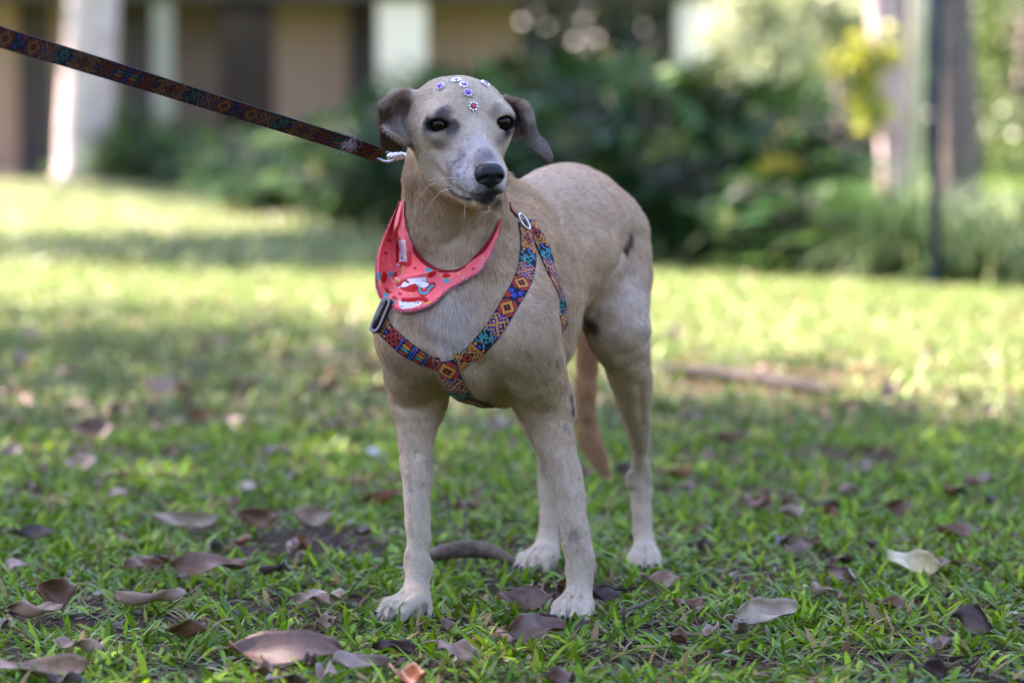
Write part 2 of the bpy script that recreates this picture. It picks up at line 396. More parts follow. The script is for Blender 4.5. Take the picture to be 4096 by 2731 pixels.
# px, py, length mm, width mm, yaw deg, roll deg, pitch deg, curl, bend, colour, label
LEAVES = [
    (150, 2668, 128, 46, 8, 22, -3, .9, .10, 'tan', "large tan leaf with rolled-up edge at the lawn's front corner"),
    (120, 2438, 95, 34, -22, -30, 0, 1.1, .06, 'tan', "curled tan leaf with dark red underside beside a round upright leaf"),
    (215, 2395, 62, 46, 30, 62, 0, .4, .03, 'brown', "round shiny brown leaf standing up behind a curled one"),
    (608, 2385, 104, 36, 14, -38, -6, 1.0, .10, 'tan', "pinkish tan leaf arched over its dark red underside"),
    (1150, 2612, 150, 62, -14, 24, 0, .35, .03, 'mauve', "broad mauve brown leaf lying flat with a straight midrib"),
    (1430, 2640, 92, 32, 42, 24, 10, .6, .04, 'pink', "pinkish grey narrow leaf slanting up below the splayed paw"),
    (1580, 2575, 56, 30, -10, 30, 0, 1.2, .05, 'dark', "small dark rolled leaf just below the splayed paw"),
    (745, 2075, 120, 34, -3, 40, 0, .9, .05, 'pale', "long pale leaf with wavy rolled rim"),
    (1025, 2080, 100, 40, -20, 38, 0, .8, .05, 'brown', "brown crumpled leaf touching the long pale leaf"),
    (1240, 2080, 74, 60, 20, 40, 0, 1.3, .10, 'pale', "beige leaf bent double like a saddle"),
    (950, 2150, 44, 26, 70, 60, 0, 1.4, .0, 'rust', "small rolled leaf with rust inside standing on end"),
    (838, 2272, 118, 52, -16, 20, 0, .3, .03, 'brown', "flat mid-brown leaf half sunk in grass"),
    (575, 2246, 62, 30, 10, 30, 0, .6, .03, 'brown', "short brown leaf beside the half sunk one"),
    (1532, 1992, 80, 34, 28, -40, 0, 1.2, .10, 'rust', "curled leaf with pale rim and rusty hollow near the splayed foreleg"),
    (370, 1722, 112, 52, -4, 30, 0, .6, .03, 'mauve', "wide purplish brown leaf with pale lower edge"),
    (335, 1852, 78, 40, -14, 30, 0, .4, .02, 'pink', "flat lilac grey leaf catching the light"),
    (150, 2122, 80, 32, -10, 15, 0, .6, .03, 'dark', "dark narrow leaf sunk between grass blades"),
    (995, 1945, 44, 32, -50, 25, 0, .6, .05, 'pale', "small straw-coloured ribbed leaf"),
    (1100, 1790, 52, 26, 6, 20, 0, .4, .0, 'pink', None), (1487, 1798, 26, 20, 10, 40, 0, .6, .0, 'white', "tiny white scrap of leaf near the splayed foreleg"),
    (330, 1245, 88, 40, 0, 25, 0, .7, .05, 'dark', None), (115, 1335, 66, 40, 4, 35, 0, .3, .0, 'pink', None), (80, 1440, 54, 44, 10, 50, 0, .3, .0, 'pink', None),
    (540, 1290, 56, 34, 0, 30, 0, .3, .0, 'yellow', "yellowish leaf on the lawn far beyond the other leaves"), (600, 1420, 90, 40, -20, 35, 0, 1.1, .2, 'brown', None), (1020, 1322, 88, 32, -4, 10, 0, .8, .05, 'dark', None),
    (1385, 1337, 78, 34, 5, 35, 0, .3, .0, 'pink', None), (1280, 1397, 72, 32, -4, 25, 0, .4, .0, 'tan', None), (1395, 1410, 62, 24, 0, 10, 0, .7, .0, 'dark', None),
    (655, 1548, 105, 46, 16, 35, 0, .6, .08, 'pink', None), (980, 1527, 84, 34, -8, 18, 0, .8, .05, 'rust', None), (1285, 1548, 92, 42, 0, 30, 0, 1.0, .12, 'mauve', None),
    (1490, 1552, 84, 34, 0, 25, 0, .8, .10, 'rust', "orange brown leaf lying beside the dog's right elbow"), (310, 1614, 80, 24, -6, 25, 0, .4, .0, 'pink', None), (470, 1637, 70, 34, 0, 25, 0, .9, .05, 'mauve', None),
    (810, 1662, 78, 36, 14, 20, 0, .9, .08, 'rust', None), (945, 1670, 66, 22, -4, 25, 0, .4, .0, 'pink', None), (112, 1592, 54, 34, -50, 30, 0, .4, .0, 'tan', None),
    (30, 1560, 80, 34, 10, 20, 0, .5, .0, 'mauve', None), (250, 1300, 50, 26, 10, 20, 0, .4, 0, 'pink', None), (760, 1210, 44, 30, 60, 40, 0, .4, 0, 'mauve', None), (1080, 1230, 60, 26, 0, 20, 0, .6, 0, 'brown', None), (880, 1360, 60, 40, 60, 40, 0, .4, 0, 'pink', None), (1330, 1700, 60, 30, 20, 20, 0, .6, 0, 'brown', None), (260, 1480, 50, 30, 20, 20, 0, .6, 0, 'pink', None), (1460, 1660, 60, 24, -10, 20, 0, .5, 0, 'mauve', None), (40, 1800, 60, 30, 10, 20, 0, .5, 0, 'pink', None), (700, 1800, 50, 24, -30, 20, 0, .5, 0, 'brown', None), (60, 2250, 46, 24, -30, 20, 0, .5, 0, 'pink', None), (480, 1960, 46, 24, -30, 20, 0, .5, 0, 'pink', None),
    (2900, 1752, 104, 36, -8, -35, 0, 1.1, .14, 'brown', "large arched leaf with brown hollow and pale rim by itself"), (2700, 1888, 72, 30, 6, 15, 0, 1.0, .08, 'rust', "rusty rolled leaf beside the dog's left hock"), (2745, 1947, 38, 22, 40, 30, 0, .3, .0, 'pink', None),
    (3400, 1622, 78, 34, -16, 20, 0, .9, .08, 'brown', None), (3545, 1572, 58, 44, 30, 50, 0, .4, .05, 'tan', "pinkish tan leaf standing in the sunlit grass"), (3210, 2180, 56, 40, 0, 38, 0, 1.2, .15, 'pink', "pale pink cup-shaped curled leaf"),
    (3385, 2290, 76, 34, -55, 40, 0, 1.0, .05, 'mauve', "mauve leaf folded along its midrib"), (3665, 2258, 88, 52, -22, 34, 0, .6, .10, 'cream', "cream yellow leaf with an orange tip"), (3775, 1960, 50, 36, 80, 40, 0, .6, .0, 'rust', "reddish brown leaf standing upright in grass"),
    (3580, 2032, 58, 36, 20, 35, 0, 1.0, .1, 'brown', None), (3850, 2115, 88, 34, 10, 18, 0, .8, .06, 'brown', None), (3940, 1896, 34, 18, 20, 25, 0, .3, 0, 'pink', None),
    (3045, 2450, 100, 52, 24, 30, 0, .8, .08, 'pale', "crumpled pale tan leaf with a ragged edge"), (3925, 2490, 86, 44, -62, 58, 0, .5, .05, 'dark', "dark purple leaf propped upright on its edge"), (3725, 2668, 44, 26, 0, 30, 0, .7, 0, 'dark', None),
    (2645, 2312, 62, 26, -8, 22, 0, .7, .05, 'tan', "tan leaf in front of the dog's left hind paw"), (3460, 1857, 40, 24, 0, 30, 0, .3, 0, 'pink', None), (2560, 2140, 40, 22, 10, 30, 0, .5, 0, 'dark', None), (3000, 1990, 44, 24, 10, 25, 0, .6, 0, 'brown', None), (3300, 2010, 50, 24, 0, 20, 0, .6, 0, 'dark', None), (2800, 2170, 40, 24, 0, 20, 0, .6, 0, 'dark', None),
    (2108, 2395, 82, 40, -8, 26, 0, .3, .02, 'mauve', "purplish brown flat leaf between the dog's forefeet"), (2235, 2345, 56, 30, 65, 60, 0, .7, .05, 'brown', "grey-brown leaf standing behind the dog's left forefoot"), (2432, 2362, 56, 30, 14, 20, 0, 1.0, .08, 'dark', "dark brown rolled leaf beyond the dog's left forefoot"),
    (2140, 2522, 80, 50, 12, 26, 0, .5, .04, 'mauve', "veined grey-brown leaf beside the dog's left forefoot"), (2165, 2482, 50, 30, 30, 55, 0, .5, .05, 'dark', "small dark leaf leaning over the veined one"), (1840, 2592, 62, 30, -30, 26, 0, .6, .04, 'pink', "pinkish grey leaf pointing out of grass below the chest"),
    (1640, 2685, 66, 26, -38, 20, 0, .5, .03, 'rust', "rust brown leaf at the lawn's front edge"), (2230, 2695, 40, 26, 20, 30, 0, .6, .03, 'mauve', None), (1310, 2470, 34, 18, 20, 20, 0, .5, 0, 'tan', None), (1780, 2480, 40, 20, 60, 30, 0, .5, 0, 'mauve', None), (1310, 2360, 60, 24, -12, 14, 0, .3, 0, 'pale', "flat buff leaf fragment pressed in the grass"), (2760, 2400, 50, 22, -30, 20, 0, .5, 0, 'brown', None), (3560, 2400, 46, 22, 20, 20, 0, .6, 0, 'brown', None), (2330, 1880, 60, 26, 0, 20, 0, .7, 0, 'brown', None), (2500, 1880, 60, 34, 30, 30, 0, .7, 0.05, 'dark', "dark leaf showing between tail and hind leg"), (2010, 1690, 70, 26, 0, 25, 0, .3, 0, 'pink', "pale leaf seen under the dog's chest"), (1870, 2010, 44, 22, -20, 20, 0, .7, 0, 'brown', None), (3060, 1470, 50, 26, 0, 20, 0, .5, 0, 'tan', None), (3700, 1420, 60, 30, 0, 25, 0, .5, 0, 'pink', None), (3950, 1640, 60, 30, 0, 25, 0, .5, 0, 'pink', None), (2700, 1330, 70, 36, 0, 30, 0, .5, 0, 'pink', None)]
GEN = {'pink': "pale greyish pink fallen leaf lying among the grass", 'dark': "dark brown shrivelled fallen leaf among the grass", 'brown': "plain mid-brown fallen leaf lying in the grass", 'rust': "plain rust red fallen leaf lying on the lawn", 'mauve': "dull mauve fallen leaf among the grass", 'tan': "light tan fallen leaf lying in the grass"}
def place_leaf(x, y, L, W, yaw, roll, pitch, curl, bend, colr, label, i, zl=.017):
    roll, curl, bend = roll * 1.25, curl * 1.3 + .15, bend * 1.6 + .02
    p = ground_at(x, y, zl + .012)
    vs, fs = leaf_mesh(L / 1000, W / 1000, curl, bend, 1.0, i)
    M = Matrix.Rotation(math.radians(yaw), 4, 'Z') @ Matrix.Rotation(math.radians(pitch), 4, 'Y') @ Matrix.Rotation(math.radians(roll), 4, 'X')
    vs = np.array([M @ Vector(v) for v in vs]); vs[:, 2] -= vs[:, 2].min()
    m = leaf_mat(colr, *LEAFC[colr])
    o = mesh_obj("fallen_leaf", vs, fs, m)
    o.location = (p[0], p[1], zl)
    md = o.modifiers.new("thickness", 'SOLIDIFY'); md.thickness = .0005; md.offset = 0
    if i % 2 == 0:
        sk = smooth_path([vs[4] + (0, 0, .001), vs[4] + np.array([-math.cos(math.radians(yaw)), -math.sin(math.radians(yaw)), .1]) * .010, vs[4] + np.array([-math.cos(math.radians(yaw + 25)), -math.sin(math.radians(yaw + 25)), -.1]) * .022], 6)
        v_, f_ = tube_mesh(sk, np.linspace(.0012, .0009, 6), 5); st = mesh_obj("stalk", v_, f_, m, o)
    tag(o, label or GEN.get(colr, "dry fallen leaf on the lawn"), "leaf", "fallen leaves on the lawn")
    return o
for i, a in enumerate(LEAVES):
    place_leaf(*a, i)
rl = np.random.default_rng(140)
for i in range(95):                                   # further leaves strewn over the shaded lawn
    px_ = rl.uniform(0, 4096); py_ = rl.choice([rl.uniform(1180, 1750), rl.uniform(1750, 2720)])
    if 1450 < px_ < 2700 and py_ > 1500: continue
    if px_ > 2700 and py_ < 1500: continue
    kc = rl.choice(['pink', 'brown', 'dark', 'mauve', 'tan', 'rust'], p=[.2, .3, .2, .12, .12, .06])
    place_leaf(px_, py_, rl.uniform(24, 70), rl.uniform(16, 34), rl.uniform(0, 360), rl.uniform(-40, 40), 0, rl.uniform(.3, 1.2), rl.uniform(0, .1), str(kc), None, 200 + i)
# small leaf litter: torn bits nobody could count
r = np.random.default_rng(77); n = 11000; x = r.uniform(-2.2, 2.2, n); y = r.uniform(3.4, 13, n); k = np.abs(x) < .22 * y + .4; x, y = x[k], y[k]; n = len(x)
yaw = r.uniform(0, 6.28, n); L = r.uniform(.004, .015, n); W = L * r.uniform(.12, .35, n); tl = r.normal(size=n) * .5; z = r.uniform(.003, .022, n)
h = np.stack([np.cos(yaw), np.sin(yaw), np.sin(tl) * .8], 1) * L[:, None]; s2 = np.stack([-np.sin(yaw), np.cos(yaw), r.normal(size=n) * .6], 1) * W[:, None]; c = np.stack([x, y, z], 1)
vv = np.stack([c - h, c - s2 * .8 + h * .1, c + h, c + s2], 1).reshape(-1, 3); b = np.arange(n) * 4
cols = np.array([(.20, .13, .10), (.10, .06, .045), (.30, .23, .19), (.36, .29, .26), (.26, .16, .08)])[r.integers(0, 5, n)] * r.uniform(.6, 1.3, n)[:, None]
tag(fast_mesh("leaf_litter", vv, np.stack([b, b + 1, b + 2, b + 3], 1), mat=bpy.data.materials["straw"], col=np.repeat(cols, 4, 0)), "tiny torn bits of dead leaf scattered in the grass", "leaf litter", kind="stuff")

# ---- sticks
bark = NT("stick_bark"); co = bark.n("ShaderNodeTexCoord"); nz = bark.noise(90, 5, .65, co.outputs["Object"])
bark.l(bark.ramp(nz.outputs[0], [(.3, (.045, .029, .02)), (.7, (.19, .125, .085))]).outputs[0], bark.b.inputs["Base Color"]); bark.set(Roughness=.85); bark.bump(nz.outputs[0], .7, .004)
dark_bark = plain('dark_bark', (.035, .026, .022), .9, var=.3, scale=40, bump=.5)
def stick(name, pxs, rad, label, zs=None, n=24, jit=.0):
    rr = np.random.default_rng(len(label)); zs = zs or [.012] * len(pxs)
    pts = np.array([ground_at(x, y, z) for (x, y), z in zip(pxs, zs)])
    q = smooth_path(pts, n); q[1:-1] += rr.normal(size=(n - 2, 3)) * jit
    rd = np.interp(np.linspace(0, 1, n), np.linspace(0, 1, len(rad)), rad) * (1 + rr.normal(size=n) * .06)
    v_, f_ = tube_mesh(q, rd, 9); o = mesh_obj(name, v_, f_, dark_bark if name == "fallen_branch" else bark.m)
    return tag(o, label, "stick")
stick("fallen_branch", [(2650, 1478), (2830, 1492), (3010, 1512), (3200, 1540), (3345, 1565)], [.015, .018, .018, .015, .008], "long dark fallen branch lying across the sunlit lawn", [.025] * 5, 30, .003)
stick("dry_palm_sheath", [(1715, 2215), (1800, 2205), (1900, 2195), (1990, 2215), (2105, 2275)], [.007, .013, .014, .010, .003], "curved brown dry palm sheath behind the dog's forelegs", [.02, .032, .034, .03, .012], 24, .0008)
stick("twig", [(2505, 2555), (2498, 2500), (2492, 2445)], [.0026, .0024, .0022], "thin bent twig sticking out of grass past the forefeet", [.0, .02, .042], 8)
tw = bpy.data.objects["twig"]; tp = smooth_path([ground_at(2492, 2445, .042), ground_at(2550, 2424, .047), ground_at(2625, 2388, .052)], 14)
v_, f_ = tube_mesh(tp, np.linspace(.0024, .0018, 14), 6); mesh_obj("twig_arm", v_, f_, bark.m, tw)
stick("stick", [(1962, 2512), (2010, 2535), (2062, 2575)], [.004, .0055, .006], "short broken stick with blackened end near the veined leaf", [.016, .018, .014], 10)
# ================================================================== BUILDING, HEDGE, TREES, POLES
def box(name, x0, x1, y0, y1, z0, z1, mat, parent=None, bev=0.0):
    v = [(x, y, z) for z in (z0, z1) for y in (y0, y1) for x in (x0, x1)]
    f = [(0, 2, 3, 1), (4, 5, 7, 6), (0, 1, 5, 4), (2, 6, 7, 3), (0, 4, 6, 2), (1, 3, 7, 5)]
    o = mesh_obj(name, v, f, mat, None, smooth=False)
    if bev:
        b = o.modifiers.new("bevel", 'BEVEL'); b.width = bev; b.segments = 2
    if parent is not None: part_of(o, parent)
    return o
WD = 52.0
def wx(px, D=WD): return (px - 2048) / F_PX * D
def wz(py, D): return P(2048, py, D)[2]
m_tan = plain("tan_render", (.33, .215, .15), .85, var=.08, scale=1.5); m_dark = plain("dark_timber", (.040, .028, .028), .6, var=.2, scale=3)
m_cream = plain("cream_paint", (.82, .70, .56), .7, var=.06, scale=2); m_green = plain("pale_green_paint", (.30, .29, .23), .7, var=.08); m_roof = plain("roof_board", (.06, .048, .042), .8, var=.15, scale=2)
m_brown = plain("shade_toned_brown", (.12, .080, .058), .8, var=.12, scale=2)  # brown wall standing in shade, that shade put into its colour
t = NT("window_glass_dark"); t.set(Base_Color=(.012, .013, .015), Roughness=.12, Specular_IOR_Level=.6); m_glass = t.m
m_white = plain("white_paint", (.78, .76, .74), .6, var=.05)
house = empty("park_building", (wx(900), WD, 0))
tag(house, "low tan rendered building with dark posts and a deep eave behind the hedge", "building")
zt = 2.86
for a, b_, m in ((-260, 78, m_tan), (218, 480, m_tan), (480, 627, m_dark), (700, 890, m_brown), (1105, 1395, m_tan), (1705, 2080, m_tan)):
    box("wall_panel", wx(a), wx(b_) - .004, WD, WD + .25, 0, zt, m, house)
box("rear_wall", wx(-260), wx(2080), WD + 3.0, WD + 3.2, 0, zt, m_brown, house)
box("side_wall", wx(2080) - .25, wx(2080) - .006, WD + .26, WD + 3.0, 0, zt, m_tan, house)
for a, b_ in ((78, 218), (1395, 1515)):
    box("door", wx(a), wx(b_) - .004, WD + .10, WD + .18, 0, zt, m_dark, house)
win = box("window", wx(890), wx(1105) - .004, WD + .12, WD + .16, .75, zt, m_glass, house)
for py in (245,):
    z = wz(py, WD); fo = box("transom", wx(890), wx(1105) - .004, WD + .03, WD + .115, z - .05, z + .05, m_dark); fo.parent = win; fo.matrix_parent_inverse = win.matrix_world.inverted()
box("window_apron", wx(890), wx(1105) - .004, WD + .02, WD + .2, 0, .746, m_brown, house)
for a, b_, m in ((627, 700, m_green), (1515, 1705, m_cream), (2705, 2860, m_cream)):
    box("column", wx(a, WD - 1.3), wx(b_, WD - 1.3), WD - 1.6, WD - 1.6 + (wx(b_) - wx(a)), 0, zt, m, house, .03)
box("roof_slab", wx(-330), wx(2880), WD - 1.75, WD + 3.6, zt, zt + .30, m_roof, house)
box("eave_beam", wx(-325), wx(2872), WD - 1.70, WD - 1.64, zt - .08, zt - .006, m_roof, house)
box("veranda_floor", wx(-260), wx(2880), WD - 1.7, WD - .004, .0, .12, m_brown, house)

# ---- leaf clouds
def leaf_cloud(centers, sig, n, size, seed, cols, aspect=.45, droop=.4, jitter=.35):
    r = np.random.default_rng(seed); centers = np.asarray(centers, float); k = r.integers(0, len(centers), n)
    sg = np.broadcast_to(np.asarray(sig, float), (len(centers), 3))[k]
    c = centers[k] + r.normal(size=(n, 3)) * sg
    d = r.normal(size=(n, 3)); d[:, 2] -= droop; d /= np.linalg.norm(d, axis=1)[:, None]
    s = np.cross(d, r.normal(size=(n, 3))); s /= np.linalg.norm(s, axis=1)[:, None] + 1e-9; nn = np.cross(d, s)
    L = (size * r.uniform(.6, 1.4, n))[:, None]; W = L * aspect
    v = np.stack([c, c + d * L * .45 + s * W * .5 + nn * W * .15, c + d * L, c + d * L * .45 - s * W * .5 + nn * W * .15, c + d * L * .5], 1)
    b = np.arange(n) * 5
    tris = np.vstack([np.stack([b, b + 1, b + 4], 1), np.stack([b + 1, b + 2, b + 4], 1), np.stack([b + 2, b + 3, b + 4], 1), np.stack([b + 3, b, b + 4], 1)])
    clump_t = r.uniform(1 - jitter, 1 + jitter, len(centers))[k]
    cc = np.array(cols)[r.integers(0, len(cols), n)] * (clump_t * r.uniform(.75, 1.25, n))[:, None]
    return v.reshape(-1, 3), tris, np.repeat(np.clip(cc, .002, .9), 5, 0)
tree_leaf = leafy_mat("tree_leaf", .42, .5, .3)
tb = NT("tree_bark"); co = tb.n("ShaderNodeTexCoord"); mp = tb.n("ShaderNodeMapping"); mp.inputs["Scale"].default_value = (6, 6, 1.6); tb.l(co.outputs["Object"], mp.inputs[0])
nz = tb.noise(4, 6, .65, mp.outputs[0]); tb.l(tb.ramp(nz.outputs[0], [(.3, (.10, .072, .062)), (.7, (.30, .225, .20))]).outputs[0], tb.b.inputs["Base Color"]); tb.set(Roughness=.9); tb.bump(nz.outputs[0], .9, .05)
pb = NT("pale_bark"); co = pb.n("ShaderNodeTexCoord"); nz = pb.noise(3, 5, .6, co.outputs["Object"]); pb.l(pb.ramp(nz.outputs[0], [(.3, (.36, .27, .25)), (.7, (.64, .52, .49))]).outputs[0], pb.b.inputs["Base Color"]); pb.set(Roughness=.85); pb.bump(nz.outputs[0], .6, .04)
def tree(name, label, trunk, rad, limbs, clumps, sig, n, size, seed, cols, bark_m, group=None, aspect=.45, droop=.4):
    """tapered trunk with limbs reaching the leaf clumps"""
    trunk = np.asarray(trunk, float); root = empty(name, tuple(trunk[0]))
    tag(root, label, "tree", group)
    q = smooth_path(trunk, 22); rd = np.interp(np.linspace(0, 1, 22), np.linspace(0, 1, len(rad)), rad); rd[0] *= 1.25
    part_of(mesh_obj("trunk", *tube_mesh(q, rd, 14), bark_m), root)
    r = np.random.default_rng(seed)
    for i in range(limbs):
        e = np.asarray(clumps[r.integers(0, len(clumps))]); s_ = q[int(22 * r.uniform(.55, .98))]
        mid = (s_ + e) / 2 + np.array([0, 0, .25 * np.linalg.norm(e - s_) * .4])
        part_of(mesh_obj("limb", *tube_mesh(smooth_path([s_, mid, e], 10), np.linspace(rd[-1] * .8 + .01, .012, 10), 7), bark_m), root)
    v, tr, c = leaf_cloud(clumps, sig, n, size, seed, cols, aspect, droop)
    part_of(fast_mesh("crown", v, tris=tr, mat=tree_leaf, col=c, smooth=False), root)
    return root
def ball(c, rad, n, seed, shell=.35):
    r = np.random.default_rng(seed); d = r.normal(size=(n, 3)); d /= np.linalg.norm(d, axis=1)[:, None]
    return np.asarray(c) + d * (shell + (1 - shell) * r.random(n) ** .5)[:, None] * np.asarray(rad)
TG = [(.045, .095, .018), (.06, .12, .022), (.035, .08, .02), (.08, .14, .03)]
DK = [(.008, .036, .007), (.013, .050, .009), (.006, .028, .009), (.028, .080, .010)]
# shade trees beside and beyond the lawn (their crowns hang above the frame and shade the dog)
def off(h): return np.array([sun_dir.x, sun_dir.y, sun_dir.z]) * (h / sun_dir.z)
SH1 = np.array([0.0, 4.4, 0]) + off(10.5)
tree("shade_tree", "broad shade tree beside the lawn whose crown shades the dog", [(SH1[0] - .6, SH1[1] + .3, -.05), (SH1[0] - .4, SH1[1] + .2, 5.0), (SH1[0] - .1, SH1[1], 9.4)], [.26, .2, .13], 12,
     np.vstack([ball(SH1, (4.0, 3.7, 1.3), 165, 1, .1), ball(SH1 + np.array([0, 2.6, 0]), (5.2, 3.6, 1.0), 34, 2, .1)]), (.42, .42, .28), 26000, .20, 3, TG, tb.m)
SH2 = np.array([-2.2, 10.4, 0]) + off(9.5)
tree("shade_tree", "second shade tree standing off the lawn beyond the first", [(SH2[0] - .5, SH2[1] + .2, -.05), (SH2[0] - .3, SH2[1], 4.6), (SH2[0], SH2[1], 8.6)], [.24, .18, .12], 10,
     ball(SH2, (2.8, 3.0, 1.2), 80, 5, .1), (.4, .4, .28), 6000, .18, 8, TG, tb.m)
SH3 = np.array([-0.1, 20.5, 0]) + off(7.0)
tree("shade_tree", "tall shade tree over the palm hedge", [(SH3[0] - 3.2, SH3[1] + 2, -.05), (SH3[0] - 2.8, SH3[1] + 1.2, 3), (SH3[0], SH3[1], 5.6)], [.24, .18, .12], 10,
     ball(SH3, (2.8, 4.6, 1.2), 150, 6, .0), (.40, .45, .3), 22000, .21, 9, TG, tb.m)
hc_ = []  # unseen crown shaped along the hedge, added to shade its far end
rh = np.random.default_rng(91)
for D_ in np.linspace(23, 49, 60):
    px_h = np.interp(D_, [24, 27, 34, 46], [1400, 1050, 760, 420]); hc_.append(np.array([(px_h - 2048) / F_PX * D_ + .9, D_ + .9, 0]) + off(7.5 + rh.uniform(-.6, .6)) + rh.normal(size=3) * np.array([.45, .5, .2]))
hb = hc_[30] + np.array([-1.2, 2.0, 0])
tree("shade_tree", "unseen tree added to shade the far end of the palm hedge", [(hb[0], hb[1], -.05), (hb[0] + .3, hb[1] - .4, 3.5), (hc_[30][0], hc_[30][1], 6.4)], [.26, .2, .13], 14,
     np.array(hc_), (.42, .45, .25), 12000, .24, 93, TG, tb.m)
SH0 = np.array([0.5, -4.0, 0]) + off(10.5)  # tree added out of view to cut bounced sunlight below the dog
tree("shade_tree", "unseen shade tree added off the near edge of the lawn", [(SH0[0] - .6, SH0[1] + .3, -.05), (SH0[0] - .4, SH0[1] + .2, 5.0), (SH0[0] - .1, SH0[1], 9.4)], [.26, .2, .13], 10,
     ball(SH0, (5.0, 5.2, 1.3), 150, 71, .1), (.5, .5, .3), 16000, .24, 73, TG, tb.m)
# pale-barked tree before the building
tree("pale_trunk_tree", "pale grey sunlit tree trunk on the far lawn before the building", [P(330, 745, 47.0) * (1, 1, 0) - (0, 0, .05), P(345, 400, 47), P(372, 0, 47), P(380, -500, 47), P(360, -1000, 47)], [.38, .37, .36, .32, .2], 8,
     ball(P(360, -1100, 47), (2.6, 2.4, 1.3), 60, 7), (.5, .5, .35), 5000, .26, 12, TG, pb.m)

# ---- palm hedge: lady palms with fan leaves
def palm_mesh(seed, height, spread, ncane, nfan):
    r = np.random.default_rng(seed); cv, cf, lv, lt, lc = [], [], [], [], []
    tops = []
    for i in range(ncane):
        a = r.uniform(0, 6.28); q0 = np.array([math.cos(a), math.sin(a), 0]) * r.uniform(0, spread * .35); h = height * r.uniform(.35, .95)
        lean = np.array([math.cos(a), math.sin(a), 0]) * h * r.uniform(.02, .25)
        v, f = tube_mesh(smooth_path([q0, q0 + lean * .4 + (0, 0, h * .5), q0 + lean + (0, 0, h)], 7), .011, 5); b = len(cv); cv += list(v); cf += [tuple(x + b for x in ff) for ff in f]
        tops.append((q0, lean, h))
    for k in range(nfan):
        q0, lean, h = tops[r.integers(0, len(tops))]; s = r.uniform(.25, 1.0); o = q0 + lean * s * s + np.array([0, 0, h * s])
        az = r.uniform(0, 6.28); el = r.uniform(-.1, 1.0); d = np.array([math.cos(az) * math.cos(el), math.sin(az) * math.cos(el), math.sin(el)])
        st = r.uniform(.12, .30); hub = o + d * st
        v, f = tube_mesh(np.array([o, o + d * st * .5 + (0, 0, .02), hub]), .004, 4); b = len(cv); cv += list(v); cf += [tuple(x + b for x in ff) for ff in f]
        sd = nrm(np.cross(d, [0, 0, 1])); up = np.cross(sd, d); nl = r.integers(6, 10); L = r.uniform(.18, .32)
        cl = np.array(DK[r.integers(0, 4)]) * r.uniform(.7, 1.7)
        if r.random() < .012: cl = np.array((.14, .15, .03))
        for j in range(nl):
            t_ = (j / (nl - 1) - .5) * 3.3; ld = nrm(d * math.cos(t_) + sd * math.sin(t_) - np.array([0, 0, .12])); ls = nrm(np.cross(ld, up)) ; w = .020 * r.uniform(.8, 1.4); Lj = L * (1 - .25 * abs(t_) / 1.65)
            b = len(lv); m_ = hub + ld * Lj * .5; e_ = hub + ld * Lj - np.array([0, 0, Lj * r.uniform(.08, .38)])
            lv += [hub, m_ + ls * w, e_ + ls * w * .35, e_ - ls * w * .35, m_ - ls * w]; lt += [(b, b + 1, b + 4), (b + 1, b + 2, b + 4), (b + 2, b + 3, b + 4)]; lc += [cl * r.uniform(.85, 1.2)] * 5
    return (np.array(cv), cf), (np.array(lv), np.array(lt), np.array(lc))
cane_m = plain("palm_cane", (.09, .075, .05), .8); palm_leaf = leafy_mat("palm_leaf", .5, .10, .12)
PAL = []
for sd_, h_, nf_ in ((1, 1.30, 62), (2, 1.05, 54), (3, 1.55, 66), (4, .75, 46)):
    (cv, cf), (lv, lt, lc) = palm_mesh(sd_, h_, .8, 9, nf_)
    PAL.append((cv, cf, lv, lt, lc))
PMESH = []
def hedge_line(px):   # front edge of the planting bed on the ground (photo row of its foot)
    return np.interp(px, [350, 700, 1000, 1400, 1800, 2200, 2700, 3250, 3600, 4100], [745, 765, 870, 915, 950, 1000, 1066, 1118, 1142, 1172])
r = np.random.default_rng(15); spots = []
for px in np.arange(420, 3330, 92):
    for row in range(3):
        x = px + r.uniform(-40, 40); D0 = ground_at(x, hedge_line(x))[1]; D = D0 + .45 + row * 1.05 + r.uniform(-.2, .3)
        want = np.interp(x, [400, 700, 1100, 1450, 1650, 1900, 2200, 2600, 2900, 3100, 3250, 3330], [430, 520, 560, 430, 330, 300, 250, 280, 320, 400, 620, 820]) + r.uniform(-30, 50)
        spots.append((x, D, max(.45, wz(want, D) + (.10 if row else -.25)), row))
for i, (x, D, hgt, row) in enumerate(spots):
    k = i % 4; cv, cf, lv, lt, lc = PAL[k]; base_h = float(lv[:, 2].max())
    if k >= len(PMESH):
        co_ = mesh_obj("canes", cv, cf, cane_m); fo_ = fast_mesh("fan_leaves", lv, tris=lt, mat=palm_leaf, col=lc, smooth=False); PMESH.append((co_, fo_))
        ca, fa = co_, fo_
    else:
        ca, fa = PMESH[k][0].copy(), PMESH[k][1].copy(); COL.objects.link(ca); COL.objects.link(fa)
    g = empty("lady_palm", ((x - 2048) / F_PX * D, D, 0.0)); s = hgt / base_h
    g.scale = (max(s, .75), max(s, .75), s); g.rotation_euler = (0, 0, r.uniform(0, 6.28))
    ca.parent = g; fa.parent = g
    tag(g, "dark green fan-leaved lady palm in the hedge before the building", "palm", "lady palms in the hedge")
